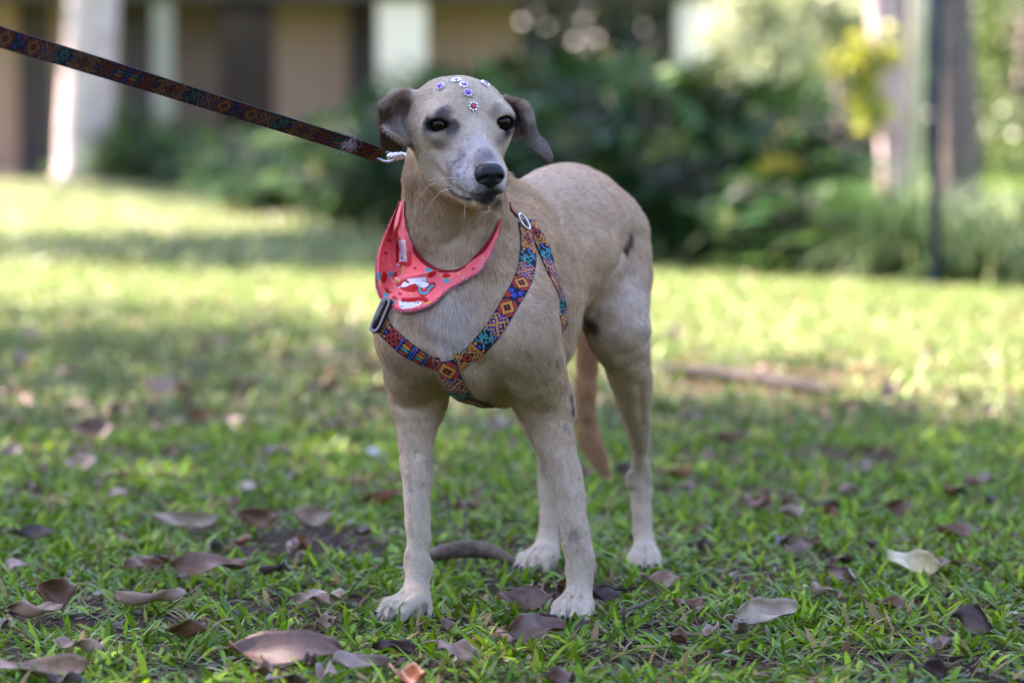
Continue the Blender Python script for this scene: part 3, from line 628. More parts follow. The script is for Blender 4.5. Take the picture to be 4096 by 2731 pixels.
# ---- strappy clumps in the right-hand bed
def clump_mesh(seed, n, L, W):
    r = np.random.default_rng(seed); v, t_, c = [], [], []
    for i in range(n):
        a = r.uniform(0, 6.28); el = r.uniform(.5, 1.45); l = L * r.uniform(.6, 1.2); h = np.array([math.cos(a), math.sin(a), 0]); s = np.array([-math.sin(a), math.cos(a), 0]); p = h * r.uniform(0, .06); w = W * r.uniform(.6, 1.3)
        cl = np.array([(.03, .07, .02), (.05, .10, .028), (.025, .06, .03), (.10, .13, .05)][r.integers(0, 4)]) * r.uniform(.7, 1.4); b = len(v)
        for k in range(4):
            v += [p - s * w * (1 - k / 4.2) * .5, p + s * w * (1 - k / 4.2) * .5]; p = p + (h * math.cos(el) + np.array([0, 0, math.sin(el)])) * l / 4; el -= r.uniform(.25, .6)
        v.append(p); t_ += [(b + 2 * k, b + 2 * k + 1, b + 2 * k + 3) for k in range(3)] + [(b + 2 * k, b + 2 * k + 3, b + 2 * k + 2) for k in range(3)] + [(b + 6, b + 7, b + 8)]; c += [cl] * 9
    return np.array(v), np.array(t_), np.array(c)
CL = [clump_mesh(s, 90, .62, .022) for s in (1, 2, 3)]; CO = []
r = np.random.default_rng(19)
for i in range(44):
    x = r.uniform(3080, 4350); D = ground_at(x, hedge_line(x))[1] + .12 + abs(r.normal()) * 1.0 + (0 if i % 2 else 1.4)
    if len(CO) < 3: o = fast_mesh("strap_leaf_clump", CL[i][0], tris=CL[i][1], mat=palm_leaf, col=CL[i][2], smooth=False); CO.append(o)
    else: o = CO[i % 3].copy(); COL.objects.link(o)
    s = r.uniform(.75, 1.35); o.location = ((x - 2048) / F_PX * D, D, 0); o.scale = (s, s, s); o.rotation_euler = (0, 0, r.uniform(0, 6.28))
    tag(o, "arching strap-leaved plant in the bed round the blue pole", "plant", "strap-leaved plants in the bed")

# ---- trees beyond the bed on the right
LITC = [(.36, .42, .22), (.42, .48, .28), (.30, .38, .17), (.46, .50, .33)]  # leaf palette with sunlit brightness put into the colour
tree("leaning_tree", "pinkish sunlit tree trunk beside the cream pole", [P(3610, 840, 24) * (1, 1, 0) - (0, 0, .05), P(3600, 700, 24), P(3555, 200, 24), P(3490, -600, 24), P(3450, -2400, 24)], [.15, .125, .115, .11, .07], 8,
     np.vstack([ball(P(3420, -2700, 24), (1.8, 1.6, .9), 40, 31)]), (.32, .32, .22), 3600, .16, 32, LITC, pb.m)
tree("dark_trunk_tree", "thick brown tree trunk with dappled light behind the blue pole", [P(3850, 850, 23) * (1, 1, 0) - (0, 0, .05), P(3830, 600, 23), P(3815, 200, 23), P(3790, -600, 23), P(3770, -2500, 23)], [.16, .145, .135, .12, .1], 8,
     ball(P(3850, -2700, 23), (1.8, 1.5, .8), 36, 33), (.35, .35, .25), 3600, .16, 34, TG, tb.m)
tree("slim_tree", "slim brown tree trunk far behind the bed", [P(3390, 800, 30) * (1, 1, 0) - (0, 0, .05), P(3385, 600, 30), P(3370, 200, 30), P(3360, -2000, 30)], [.09, .08, .075, .06], 5,
     ball(P(3350, -2200, 30), (1.5, 1.2, .8), 24, 35), (.35, .35, .3), 2200, .16, 36, TG, tb.m)
lit = [P(x, y, D) for x, y, D in ((2930, 60, 26), (2990, 150, 26), (2900, 150, 25.5), (3060, 240, 26), (3010, 330, 25.6), (3120, 320, 26), (3080, 400, 25.6), (3190, 380, 26), (3230, 250, 26.2), (3300, 120, 26.4), (3150, 80, 26), (3260, 20, 26), (3050, 20, 26), (3380, 40, 26.2), (3450, 90, 26), (3120, 180, 25.8), (2960, -60, 26), (3200, -60, 26))]
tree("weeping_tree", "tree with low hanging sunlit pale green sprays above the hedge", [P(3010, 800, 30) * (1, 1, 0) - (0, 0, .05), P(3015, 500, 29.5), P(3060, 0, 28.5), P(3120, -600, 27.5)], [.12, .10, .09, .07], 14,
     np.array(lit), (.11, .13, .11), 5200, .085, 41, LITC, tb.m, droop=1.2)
yl = [P(x, y, 22.5) for x, y in ((3345, 225), (3385, 205), (3430, 180), (3480, 160), (3520, 190), (3500, 250), (3470, 310), (3445, 370), (3480, 400), (3500, 450), (3460, 470), (3400, 255))]
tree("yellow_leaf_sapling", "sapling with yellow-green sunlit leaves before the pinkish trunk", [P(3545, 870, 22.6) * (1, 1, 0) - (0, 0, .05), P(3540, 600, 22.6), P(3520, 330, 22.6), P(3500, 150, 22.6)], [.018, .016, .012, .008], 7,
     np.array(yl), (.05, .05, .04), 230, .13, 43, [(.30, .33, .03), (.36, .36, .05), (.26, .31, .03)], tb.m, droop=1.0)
rt = [P(x, y, D) for x, y, D in ((3980, 100, 26), (4040, 220, 26), (3960, 330, 26), (4080, 380, 26), (4000, 470, 25.5), (4090, 60, 26), (3940, 200, 26.5), (4180, 250, 26), (4060, 560, 25))]
tree("leafy_tree", "leafy tree with sun-flecked foliage beyond the brown trunk", [P(4200, 820, 28) * (1, 1, 0) - (0, 0, .05), P(4190, 400, 27.5), P(4150, -100, 27), P(4120, -500, 26.5)], [.1, .09, .08, .05], 9,
     np.array(rt), (.20, .22, .18), 2600, .10, 45, [(.10, .16, .04), (.07, .13, .03), (.14, .19, .06)], tb.m)
sh = [P(x, y, D) for x, y, D in ((3150, 880, 19), (3230, 920, 19), (3330, 900, 19.5), (3420, 930, 19), (3480, 960, 18.6), (3280, 980, 18.5), (3380, 1010, 18.3), (3180, 990, 18.2), (3120, 830, 19.3))]
root = empty("low_shrub", tuple(P(3290, 1080, 18.6) * (1, 1, 0))); tag(root, "low small-leaved shrub glinting at the hedge's end", "shrub")
v, tr_, c = leaf_cloud(sh, (.14, .14, .12), 1500, .055, 51, [(.10, .15, .05), (.06, .11, .03), (.16, .20, .09)], .6)
part_of(fast_mesh("foliage", v, tris=tr_, mat=tree_leaf, col=c, smooth=False), root)
for s_ in range(5):
    e = sh[s_]; part_of(mesh_obj("stem", *tube_mesh(smooth_path([np.array([e[0] * .98, e[1], 0]), (e[0], e[1], e[2] * .5), e], 6), .008, 5), tb.m), root)

# ---- poles
blue = plain("blue_pole_paint", (.030, .045, .13), .4, var=.1); cream = plain("cream_pole_paint", (.80, .72, .58), .6, var=.06)
def pole(name, px, D, wpx, mat, label, lean, top):
    root = empty(name, ((px - 2048) / F_PX * D, D, 0)); tag(root, label, "pole")
    b0 = np.array([(px - 2048) / F_PX * D, D, 0.0]); t0 = b0 + np.array([lean, 0, top]); rr_ = wpx / F_PX * D / 2
    part_of(mesh_obj("shaft", *tube_mesh(np.array([b0, t0]), rr_, 18), mat), root)
    part_of(mesh_obj("base_plate", *tube_mesh(np.array([b0 + (0, 0, .001), b0 + (0, 0, .02)]), rr_ * 1.9, 18), mat), root)
    part_of(mesh_obj("cap", *tube_mesh(np.array([t0, t0 + (0, 0, .02)]), rr_ * 1.15, 18), mat), root)
pole("blue_pole", 3738, 14.75, 50, blue, "slim dark blue metal pole standing in the bed's edge", .02, 4.2)
pole("cream_pole", 3655, 22.6, 62, cream, "cream painted round pole between the two big trunks", .05, 4.5)

# ---- woodland far behind
r = np.random.default_rng(66); cs = []
for i in range(420):
    cs.append((r.uniform(-6, 26), r.uniform(58, 74), r.uniform(.2, 8) ** 1.0))
v, tr_, c = leaf_cloud(cs, (.9, .9, .8), 40000, .42, 67, [(.012, .026, .010), (.018, .032, .012), (.014, .022, .016), (.03, .045, .018)], .55, jitter=.5)
tag(fast_mesh("woodland", v, tris=tr_, mat=tree_leaf, col=c, smooth=False), "dim wood of trees closing the view far behind", "woodland", kind="stuff")
r = np.random.default_rng(68); cs = [(r.uniform(-60, 70), 95 + r.uniform(-6, 6), r.uniform(.2, 10)) for i in range(500)]
v, tr_, c = leaf_cloud(cs, (2.0, 1.5, 1.4), 26000, .9, 69, [(.014, .028, .011), (.02, .034, .014), (.014, .024, .015)], .6, jitter=.4)
tag(fast_mesh("woodland", v, tris=tr_, mat=tree_leaf, col=c, smooth=False), "darker band of trees beyond the nearer wood", "woodland", kind="stuff")

# ---- unseen tree belt added at the sides and behind the camera, blocking low skylight
r = np.random.default_rng(81); cs = []
while len(cs) < 520:
    a = r.uniform(0, 2 * math.pi); R_ = r.uniform(26, 34); x, y = R_ * math.sin(a), R_ * math.cos(a) + 4
    if y > 0 and abs(x) < .75 * y: continue
    cs.append((x, y, r.uniform(.3, 6.5)))
v, tr_, c = leaf_cloud(cs, (1.6, 1.6, 1.2), 34000, .85, 83, [(.030, .058, .022), (.045, .075, .03), (.025, .048, .02)], .6, jitter=.4)
tag(fast_mesh("woodland", v, tris=tr_, mat=tree_leaf, col=c, smooth=False), "belt of park trees closing the lawn on its other sides", "woodland", kind="stuff")
# ================================================================== THE DOG
# body as one implicit surface (smooth union of tapered limbs and muscle masses), meshed by surface nets
H = 0.0026
LO = np.array([-0.30, 4.22, -0.012]); HI = np.array([0.30, 5.46, 0.80])

class Vol:
    def __init__(s, lo, hi, h):
        s.lo, s.h = np.asarray(lo, float), h
        s.n = np.ceil((np.asarray(hi) - lo) / h).astype(int) + 1
        s.f = np.full(s.n, 1.0, dtype=np.float32)
        s.ax = [(s.lo[i] + h * np.arange(s.n[i])).astype(np.float32) for i in range(3)]
    def box(s, lo, hi):
        a = np.clip(np.floor((np.asarray(lo) - s.lo) / s.h).astype(int), 0, s.n)
        b = np.clip(np.ceil((np.asarray(hi) - s.lo) / s.h).astype(int) + 1, 0, s.n)
        sl = tuple(slice(a[i], b[i]) for i in range(3))
        g = (s.ax[0][sl[0]][:, None, None], s.ax[1][sl[1]][None, :, None], s.ax[2][sl[2]][None, None, :])
        return sl, g
    def put(s, fn, lo, hi, k, mode='add'):
        sl, g = s.box(np.asarray(lo) - k - 0.012, np.asarray(hi) + k + 0.012)
        if min(x.stop - x.start for x in sl) <= 0: return
        a = s.f[sl]; b = fn(*g).astype(np.float32)
        if mode == 'add':
            h = np.maximum(k - np.abs(a - b), 0) / k
            s.f[sl] = np.minimum(a, b) - h * h * k * 0.25
        else:
            b = -b
            h = np.maximum(k - np.abs(a - b), 0) / k
            s.f[sl] = np.maximum(a, b) + h * h * k * 0.25
    def cone(s, a, b, ra, rb, k=0.02, w=None, sq=1.0, mode='add'):
        """tapered capsule; w/sq squash the cross-section along direction w by factor sq"""
        a = np.asarray(a, float); b = np.asarray(b, float); r = max(ra, rb)
        ba = b - a
        if w is not None:
            w = nrm(w); q = 1.0 / sq - 1.0
            ba2 = ba + q * np.dot(ba, w) * w
        else:
            ba2 = ba
        bb = float(np.dot(ba2, ba2)) + 1e-12
        def fn(x, y, z):
            X, Y, Z = x - a[0], y - a[1], z - a[2]
            if w is not None:
                d = (X * w[0] + Y * w[1] + Z * w[2]) * q
                X = X + d * w[0]; Y = Y + d * w[1]; Z = Z + d * w[2]
            t = np.clip((X * ba2[0] + Y * ba2[1] + Z * ba2[2]) / bb, 0, 1)
            dx, dy, dz = X - t * ba2[0], Y - t * ba2[1], Z - t * ba2[2]
            return (np.sqrt(dx * dx + dy * dy + dz * dz) - (ra + (rb - ra) * t)) * min(1.0, (1 + sq) / 2)
        s.put(fn, np.minimum(a, b) - r, np.maximum(a, b) + r, k, mode)
    def chain(s, pts, radii, k=0.02, dens=3):
        """smoothly resampled tapered limb, blended into the body as one piece"""
        q = smooth_path(np.column_stack([np.asarray(pts, float), np.asarray(radii, float)]), (len(pts) - 1) * dens + 1)
        segs = [(q[i, :3], q[i + 1, :3], q[i, 3], q[i + 1, 3]) for i in range(len(q) - 1)]
        def fn(x, y, z):
            best = None
            for a, b, ra, rb in segs:
                X, Y, Z = x - a[0], y - a[1], z - a[2]; e = b - a
                t = np.clip((X * e[0] + Y * e[1] + Z * e[2]) / (e @ e + 1e-12), 0, 1)
                d = np.sqrt((X - t * e[0]) ** 2 + (Y - t * e[1]) ** 2 + (Z - t * e[2]) ** 2) - (ra + (rb - ra) * t)
                best = d if best is None else np.minimum(best, d)
            return best
        r = q[:, 3].max()
        s.put(fn, q[:, :3].min(0) - r, q[:, :3].max(0) + r, k)
    def ell(s, c, R, rad, k=0.03, mode='add'):
        """ellipsoid; rows of R are its axes"""
        c = np.asarray(c, float); R = np.asarray(R, float); rad = np.asarray(rad, float)
        ext = np.sqrt(((R * rad[:, None]) ** 2).sum(0))
        def fn(x, y, z):
            X, Y, Z = x - c[0], y - c[1], z - c[2]
            l0 = l1 = 0
            for i in range(3):
                e = X * R[i, 0] + Y * R[i, 1] + Z * R[i, 2]
                l0 = l0 + (e / rad[i]) ** 2; l1 = l1 + (e / rad[i] ** 2) ** 2
            k0 = np.sqrt(l0); k1 = np.sqrt(l1) + 1e-9
            return k0 * (k0 - 1) / k1
        s.put(fn, c - ext, c + ext, k, mode)
    def tri(s, a, b, c, r, k=0.01):
        """rounded triangle plate of half-thickness r"""
        a, b, c = (np.asarray(v, float) for v in (a, b, c))
        ba, cb, ac = b - a, c - b, a - c; n = np.cross(ba, ac)
        def fn(x, y, z):
            p = np.stack(np.broadcast_arrays(x, y, z), -1)
            pa, pb, pc = p - a, p - b, p - c
            sg = (np.sign(pa @ np.cross(ba, n)) + np.sign(pb @ np.cross(cb, n)) + np.sign(pc @ np.cross(ac, n)))
            def seg(e, q):
                t = np.clip((q @ e) / (e @ e), 0, 1)[..., None]; v = e * t - q; return (v * v).sum(-1)
            d1 = np.minimum(np.minimum(seg(ba, pa), seg(cb, pb)), seg(ac, pc))
            d2 = (pa @ n) ** 2 / (n @ n)
            return np.sqrt(np.where(sg < 2, d1, d2)) - r
        s.put(fn, np.minimum(np.minimum(a, b), c) - r, np.maximum(np.maximum(a, b), c) + r, k)
    def mesh(s):
        f = s.f; ins = f < 0
        n = s.n
        tot = np.zeros(n - 1, dtype=np.int8)
        for dx in (0, 1):
            for dy in (0, 1):
                for dz in (0, 1):
                    tot += ins[dx:n[0] - 1 + dx, dy:n[1] - 1 + dy, dz:n[2] - 1 + dz]
        cells = np.argwhere((tot > 0) & (tot < 8))
        idx = np.full(n - 1, -1, dtype=np.int32)
        idx[cells[:, 0], cells[:, 1], cells[:, 2]] = np.arange(len(cells))
        acc = np.zeros((len(cells), 3)); cnt = np.zeros(len(cells))
        cor = [(a, b, c) for a in (0, 1) for b in (0, 1) for c in (0, 1)]
        val = {q: f[cells[:, 0] + q[0], cells[:, 1] + q[1], cells[:, 2] + q[2]] for q in cor}
        for q in cor:
            for ax in range(3):
                if q[ax] == 0:
                    q2 = tuple(1 if i == ax else q[i] for i in range(3))
                    a, b = val[q], val[q2]; m = (a < 0) != (b < 0)
                    t = np.where(m, a / np.where(m, a - b, 1), 0)
                    p = np.array(q, float)[None].repeat(len(cells), 0); p[:, ax] += t
                    acc[m] += p[m]; cnt[m] += 1
        V = s.lo + s.h * (cells + acc / cnt[:, None])
        Q = []
        for ax in range(3):
            o1, o2 = (ax + 1) % 3, (ax + 2) % 3
            sl0 = [slice(1, n[i] - 1) for i in range(3)]; sl1 = list(sl0)
            sl0[ax] = slice(0, n[ax] - 1); sl1[ax] = slice(1, n[ax])
            A, B = ins[tuple(sl0)], ins[tuple(sl1)]
            for flip, m in ((False, A & ~B), (True, ~A & B)):
                e = np.argwhere(m)
                e += np.array([0 if i == ax else 1 for i in range(3)])
                def cid(d1, d2):
                    c = e.copy(); c[:, o1] -= d1; c[:, o2] -= d2
                    return idx[c[:, 0], c[:, 1], c[:, 2]]
                q = np.stack([cid(1, 1), cid(0, 1), cid(0, 0), cid(1, 0)], 1)
                Q.append(q[:, ::-1] if flip else q)
        return V, np.vstack(Q)

def relax(V, Q, it=2, lam=0.5):
    for _ in range(it):
        acc = np.zeros_like(V); cnt = np.zeros(len(V))
        for i in range(4):
            a, b = Q[:, i], Q[:, (i + 1) % 4]
            np.add.at(acc, a, V[b]); np.add.at(cnt, a, 1)
        V = V + lam * (acc / np.maximum(cnt, 1)[:, None] - V)
    return V

# body frame: s along the spine from chest to rump, l to the dog's left, z up
_ax = nrm([0.205, 0.62, 0]); _lt = np.array([_ax[1], -_ax[0], 0])
def B(s, l, z):
    return np.array([-0.085, 4.50, 0]) + _ax * s + _lt * l + np.array([0, 0, z])
RB = np.stack([_ax, _lt, [0, 0, 1.0]])

# head frame (millimetres): f forward, l dog's left, u up, origin between the eyes
H_YAW, H_PIT, H_ROLL = math.radians(18.5), math.radians(10), math.radians(-1.5)
_hf = np.array([math.sin(H_YAW) * math.cos(H_PIT), -math.cos(H_YAW) * math.cos(H_PIT), -math.sin(H_PIT)])
_hl = np.array([math.cos(H_YAW), math.sin(H_YAW), 0])
_hu = np.cross(_hl, _hf); _hu = _hu if _hu[2] > 0 else -_hu
_hl, _hu = (_hl * math.cos(H_ROLL) + _hu * math.sin(H_ROLL) * -1, _hu * math.cos(H_ROLL) + _hl * math.sin(H_ROLL))
HO = P(1880, 498, 4.43)
def Hd(f, l, u):
    return HO + (_hf * f + _hl * l + _hu * u) / 1000.0
RH = np.stack([_hf, _hl, _hu])
def mm(*a): return np.array(a) / 1000.0

vol = Vol(LO, HI, H)
# --- trunk
vol.ell(B(.235, 0, .440), RB, (.215, .098, .148), .03)          # rib cage
vol.ell(B(.10, 0, .420), RB, (.095, .085, .105), .03)           # fore chest
vol.ell(B(.050, -.005, .408), RB, (.050, .042, .062), .04)      # prosternum
vol.ell(B(.43, 0, .500), RB, (.17, .080, .100), .03)            # loin
vol.ell(B(.55, 0, .540), RB, (.120, .098, .092), .04)           # croup
vol.chain([B(.17, 0, .540), B(.35, 0, .566), B(.5, 0, .580), B(.60, 0, .570)], [.045, .050, .053, .050], .04)   # spine line
# --- neck
NECK = [P(1806, 560, 4.57), P(1808, 680, 4.575), P(1818, 800, 4.585), P(1845, 960, 4.62), P(1890, 1110, 4.66)]
vol.chain(NECK, [.060, .061, .068, .080, .088], .03)
vol.chain([P(1840, 600, 4.63), P(1925, 800, 4.73), P(2010, 900, 4.80)], [.046, .052, .052], .04)   # crest down to withers
vol.cone(P(1672, 640, 4.540), P(1648, 960, 4.565), .008, .010, .03)   # neck muscle cords
vol.cone(P(1955, 810, 4.535), P(1915, 1060, 4.54), .012, .016, .04)
# --- shoulders and upper arms
SHOULDER = ((B(.20, -.045, .530), P(1645, 1330, 4.570), P(1672, 1610, 4.675)),
            (B(.20, .045, .530), P(2082, 1320, 4.545), P(2180, 1605, 4.655)))
for sc, sp_, el in SHOULDER:
    vol.chain([sc, (sc + sp_) / 2 + (sp_ - B(.2, 0, .4)) * .10, sp_], [.026, .038, .043], .05)
    vol.chain([sp_, (sp_ + el) / 2 + np.array([0, -.010, 0]), el], [.043, .044, .036], .035)
# --- fore legs
vol.chain([P(1674, 1590, 4.67), P(1667, 1690, 4.645), P(1666, 1781, 4.635), P(1668, 1921, 4.62), P(1669, 2061, 4.61), P(1670, 2166, 4.605), P(1675, 2250, 4.60), P(1668, 2342, 4.592), P(1658, 2420, 4.575)],
    [.036, .0305, .0250, .0212, .0176, .0164, .0180, .0172, .0190], .022)
vol.cone(P(1652, 1640, 4.69), P(1645, 1690, 4.69), .016, .012, .025)              # elbow
vol.cone(P(1720, 2260, 4.605), P(1714, 2290, 4.603), .005, .004, .012)          # carpal knob
vol.cone(P(1632, 2225, 4.602), P(1630, 2262, 4.602), .005, .005, .012)
vol.cone(P(1690, 1850, 4.605), P(1712, 2170, 4.595), .007, .003, .012)           # forearm tendon ridge
vol.chain([P(2190, 1610, 4.655), P(2210, 1724, 4.64), P(2236, 1816, 4.63), P(2264, 1921, 4.62), P(2291, 2061, 4.605), P(2305, 2166, 4.60), P(2320, 2258, 4.595), P(2318, 2342, 4.588), P(2313, 2420, 4.572)],
    [.037, .0300, .0258, .0226, .0204, .0200, .0205, .0180, .0185], .022)
vol.cone(P(2235, 1590, 4.69), P(2277, 1655, 4.70), .012, .0095, .02)             # elbow
vol.cone(P(2374, 2262, 4.615), P(2378, 2285, 4.615), .005, .004, .012)
# --- hind legs
vol.chain([P(2425, 960, 5.08), P(2448, 1150, 5.04), P(2478, 1325, 5.00), P(2512, 1461, 5.03), P(2533, 1580, 5.07), P(2553, 1700, 5.115), P(2560, 1823, 5.155), P(2561, 1915, 5.18), P(2567, 2061, 5.17), P(2573, 2166, 5.155), P(2574, 2235, 5.13)],
    [.060, .056, .046, .0355, .0290, .0200, .0122, .0172, .0156, .0164, .0205], .03)
vol.cone(P(2572, 1690, 5.19), P(2572, 1895, 5.215), .006, .0095, .010)             # achilles and point of hock
vol.cone(P(2520, 1905, 5.172), P(2518, 1935, 5.172), .005, .005, .012)
vol.ell(B(.625, .055, .47), RB, (.050, .040, .11), .04)                           # buttock
vol.chain([B(.47, .050, .53), P(2410, 1150, 4.97), P(2448, 1310, 4.975)], [.022, .026, .024], .05)    # fore thigh and flank fold
vol.chain([P(2215, 985, 5.10), P(2130, 1250, 5.02), P(2080, 1420, 4.99), P(2112, 1590, 5.04), P(2148, 1705, 5.09), P(2180, 1823, 5.135), P(2197, 1915, 5.16), P(2200, 2061, 5.145), P(2190, 2166, 5.125), P(2180, 2225, 5.10)],
    [.060, .054, .044, .030, .0205, .0125, .0172, .0158, .0170, .0205], .03)
vol.cone(P(2150, 1700, 5.17), P(2200, 1900, 5.195), .006, .0095, .010)
vol.ell(B(.625, -.055, .47), RB, (.050, .040, .11), .04)
# --- tail
TAIL = [B(.655, .0, .575), P(2385, 1010, 5.28), P(2362, 1250, 5.31), P(2350, 1480, 5.31), P(2342, 1640, 5.30), P(2362, 1760, 5.29), P(2392, 1835, 5.28), P(2412, 1872, 5.275)]
vol.chain(TAIL, [.032, .022, .018, .0150, .0130, .0130, .0095, .005], .03)
# --- paws
CLAWS = []; TOES = []
def paw(base, yaw, size=1.0, toes=((-.022, .030), (-.0082, .042), (.0082, .042), (.022, .030))):
    """four toes with knuckles on the ground at base; yaw turns the foot from straight at the camera to the left"""
    f = np.array([-math.sin(yaw), -math.cos(yaw), 0]); l = np.array([math.cos(yaw), -math.sin(yaw), 0]); up = np.array([0, 0, 1.0])
    vol.ell(base + up * .022 * size + f * .004, np.stack([f, l, up]), np.array([.030, .026, .022]) * size, .02)
    for lt, fw in toes:
        a = base + (l * lt * .75 + f * .008 + up * .030) * size
        b = base + (l * lt + f * (fw - .008) + up * .0265) * size
        c = base + (l * lt * 1.06 + f * (fw + .008) + up * .0125) * size
        vol.cone(a, b, .0100 * size, .0102 * size, .006)
        vol.cone(b, c, .0102 * size, .0096 * size, .003)
        TOES.append((b, c))
        CLAWS.append((c + (f * .0060 + up * .003) * size, c + (f * .021 - up * .0085) * size))
    for i in range(3):                                          # clefts between the toes
        m0 = base + (l * (toes[i][0] + toes[i + 1][0]) / 2 * .85 + f * .012 + up * .043) * size
        m1 = base + (l * (toes[i][0] + toes[i + 1][0]) / 2 + f * .040 + up * .034) * size
        m2 = base + (l * (toes[i][0] + toes[i + 1][0]) / 2 * 1.05 + f * .050 + up * .008) * size
        vol.cone(m0, m1, .0022 * size, .0040 * size, .004, mode='sub'); vol.cone(m1, m2, .0040 * size, .0042 * size, .004, mode='sub')
FL = P(1640, 2470, 4.565); FR = P(2300, 2480, 4.56)
for q, y, sz in ((P(1640, 2440, 4.572), math.radians(48), .98), (P(2296, 2445, 4.57), math.radians(12), .88),
                 (P(2577, 2270, 5.125), math.radians(2), .86), (P(2160, 2270, 5.095), math.radians(25), .92)):
    q = q.copy(); q[2] = 0.002
    paw(q, y, sz)
vol.cone(P(1708, 2432, 4.575), P(1712, 2455, 4.565), .0075, .006, .008)            # dew claw pad
DEW = (P(1703, 2440, 4.562), P(1706, 2490, 4.545))

# --- head
for s in (-1, 1):
    vol.ell(Hd(-58, 20 * s, 3), RH, mm(62, 46, 47), .02)          # cranium
    vol.ell(Hd(-34, 43 * s, -18), RH, mm(40, 21, 27), .025)       # zygoma and cheek
    vol.ell(Hd(-52, 36 * s, -50), RH, mm(38, 19, 28), .025)       # jaw muscle
    vol.ell(Hd(-14, 32 * s, 14), RH, mm(20, 21, 14), .018)        # brow
    vol.chain([Hd(-5, 33 * s, -46), Hd(35, 25 * s, -60), Hd(62, 18.5 * s, -66), Hd(80, 12.5 * s, -71)], [.0130, .0155, .0155, .0128], .012)   # upper lip
vol.ell(Hd(-52, 0, 10), RH, mm(50, 40, 40), .02)                  # crown
vol.ell(Hd(-22, 0, 16), RH, mm(28, 34, 28), .02)                  # forehead
vol.chain([Hd(-14, 0, -18), Hd(25, 0, -34), Hd(58, 0, -48), Hd(78, 0, -56)], [.034, .0270, .0215, .0175], .018)  # muzzle
vol.chain([Hd(5, 0, -12), Hd(50, 0, -30), Hd(84, 0, -44)], [.013, .0105, .0095], .016)         # nose bridge
vol.chain([Hd(75, 0, -89), Hd(45, 0, -90), Hd(-20, 0, -80)], [.0125, .0165, .026], .010)   # lower jaw
for s in (-1, 1):
    vol.cone(Hd(50, 12 * s, -88), Hd(-40, 29 * s, -70), .011, .019, .015)
vol.cone(Hd(-40, 0, -66), P(1815, 740, 4.56), .032, .050, .04)     # throat
# mouth slit
for s in (-1, 1):
    mp = [Hd(104, 1 * s, -82), Hd(88, 14 * s, -82), Hd(66, 27 * s, -81), Hd(40, 38 * s, -77), Hd(18, 44 * s, -70)]
    for a, b in zip(mp[:-1], mp[1:]):
        vol.cone(a, b, .0026, .0026, .004, mode='sub')
# eye sockets
EYES = [Hd(-4, -42.0, 0), Hd(-5, 45.5, 1)]
EYE_AX = []
EYE_R = .0140
for s, e in zip((-1, 1), EYES):
    ex = nrm(_hf * .88 + _hl * (.36 if s < 0 else .22) * s + _hu * .05)
    er = nrm(_hl * 0.9 - _hf * .36 * s - _hu * .14 * s); er = nrm(er - ex * np.dot(er, ex)); eu = np.cross(ex, er)
    eu = eu if eu[2] > 0 else -eu
    EYE_AX.append((ex, er, eu))
    vol.ell(e, RH, mm(15.5, 16.5, 15.5), .022)                                       # lids around the ball
    vol.ell(e + ex * .014, np.stack([ex, er, eu]), mm(16, 14.4, 9.9), .005, 'sub')  # opening
# --- ears (folded plates), dog's right one on the picture's left
def sheet(rows, r, k=.008, n=4):
    """rows: quad grid of points; smooth thick plate blended into the body"""
    g = np.array(rows, float)
    g = np.stack([smooth_path(row, (g.shape[1] - 1) * n + 1) for row in g])
    g = np.stack([smooth_path(g[:, j], (len(rows) - 1) * n + 1) for j in range(g.shape[1])], 1)
    lo = np.floor((g.reshape(-1, 3).min(0) - .03 - vol.lo) / H).astype(int); hi = np.ceil((g.reshape(-1, 3).max(0) + .03 - vol.lo) / H).astype(int)
    sub = Vol(vol.lo + lo * H, vol.lo + hi * H, H)
    for i in range(g.shape[0] - 1):
        for j in range(g.shape[1] - 1):
            sub.tri(g[i, j], g[i + 1, j], g[i + 1, j + 1], r, 1e-5); sub.tri(g[i, j], g[i + 1, j + 1], g[i, j + 1], r, 1e-5)
    m = np.array(sub.f.shape)
    sl = tuple(slice(lo[i], lo[i] + m[i]) for i in range(3))
    a = vol.f[sl]; b = sub.f
    h = np.maximum(k - np.abs(a - b), 0) / k
    vol.f[sl] = np.minimum(a, b) - h * h * k * 0.25
    return g
ER = .0030
# image-left ear: rises from the skull, leans out, folds over so the flap's dark inside faces the camera below
EAR_A = sheet([[P(1672, 372, 4.480), P(1668, 440, 4.470), P(1662, 520, 4.465), P(1652, 580, 4.472)],
       [P(1612, 366, 4.462), P(1606, 440, 4.488), P(1605, 510, 4.484), P(1622, 568, 4.458)],
       [P(1570, 382, 4.446), P(1560, 450, 4.474), P(1560, 505, 4.470), P(1580, 545, 4.442)],
       [P(1536, 425, 4.440), P(1532, 465, 4.452), P(1534, 500, 4.448), P(1545, 520, 4.436)]], ER)
EAR_B = sheet([[P(1536, 425, 4.442), P(1524, 500, 4.452), P(1524, 560, 4.460), P(1530, 588, 4.464)],
       [P(1560, 450, 4.476), P(1556, 520, 4.484), P(1554, 570, 4.486), P(1556, 600, 4.484)],
       [P(1608, 490, 4.498), P(1602, 535, 4.504), P(1600, 570, 4.503), P(1598, 592, 4.500)]], ER)
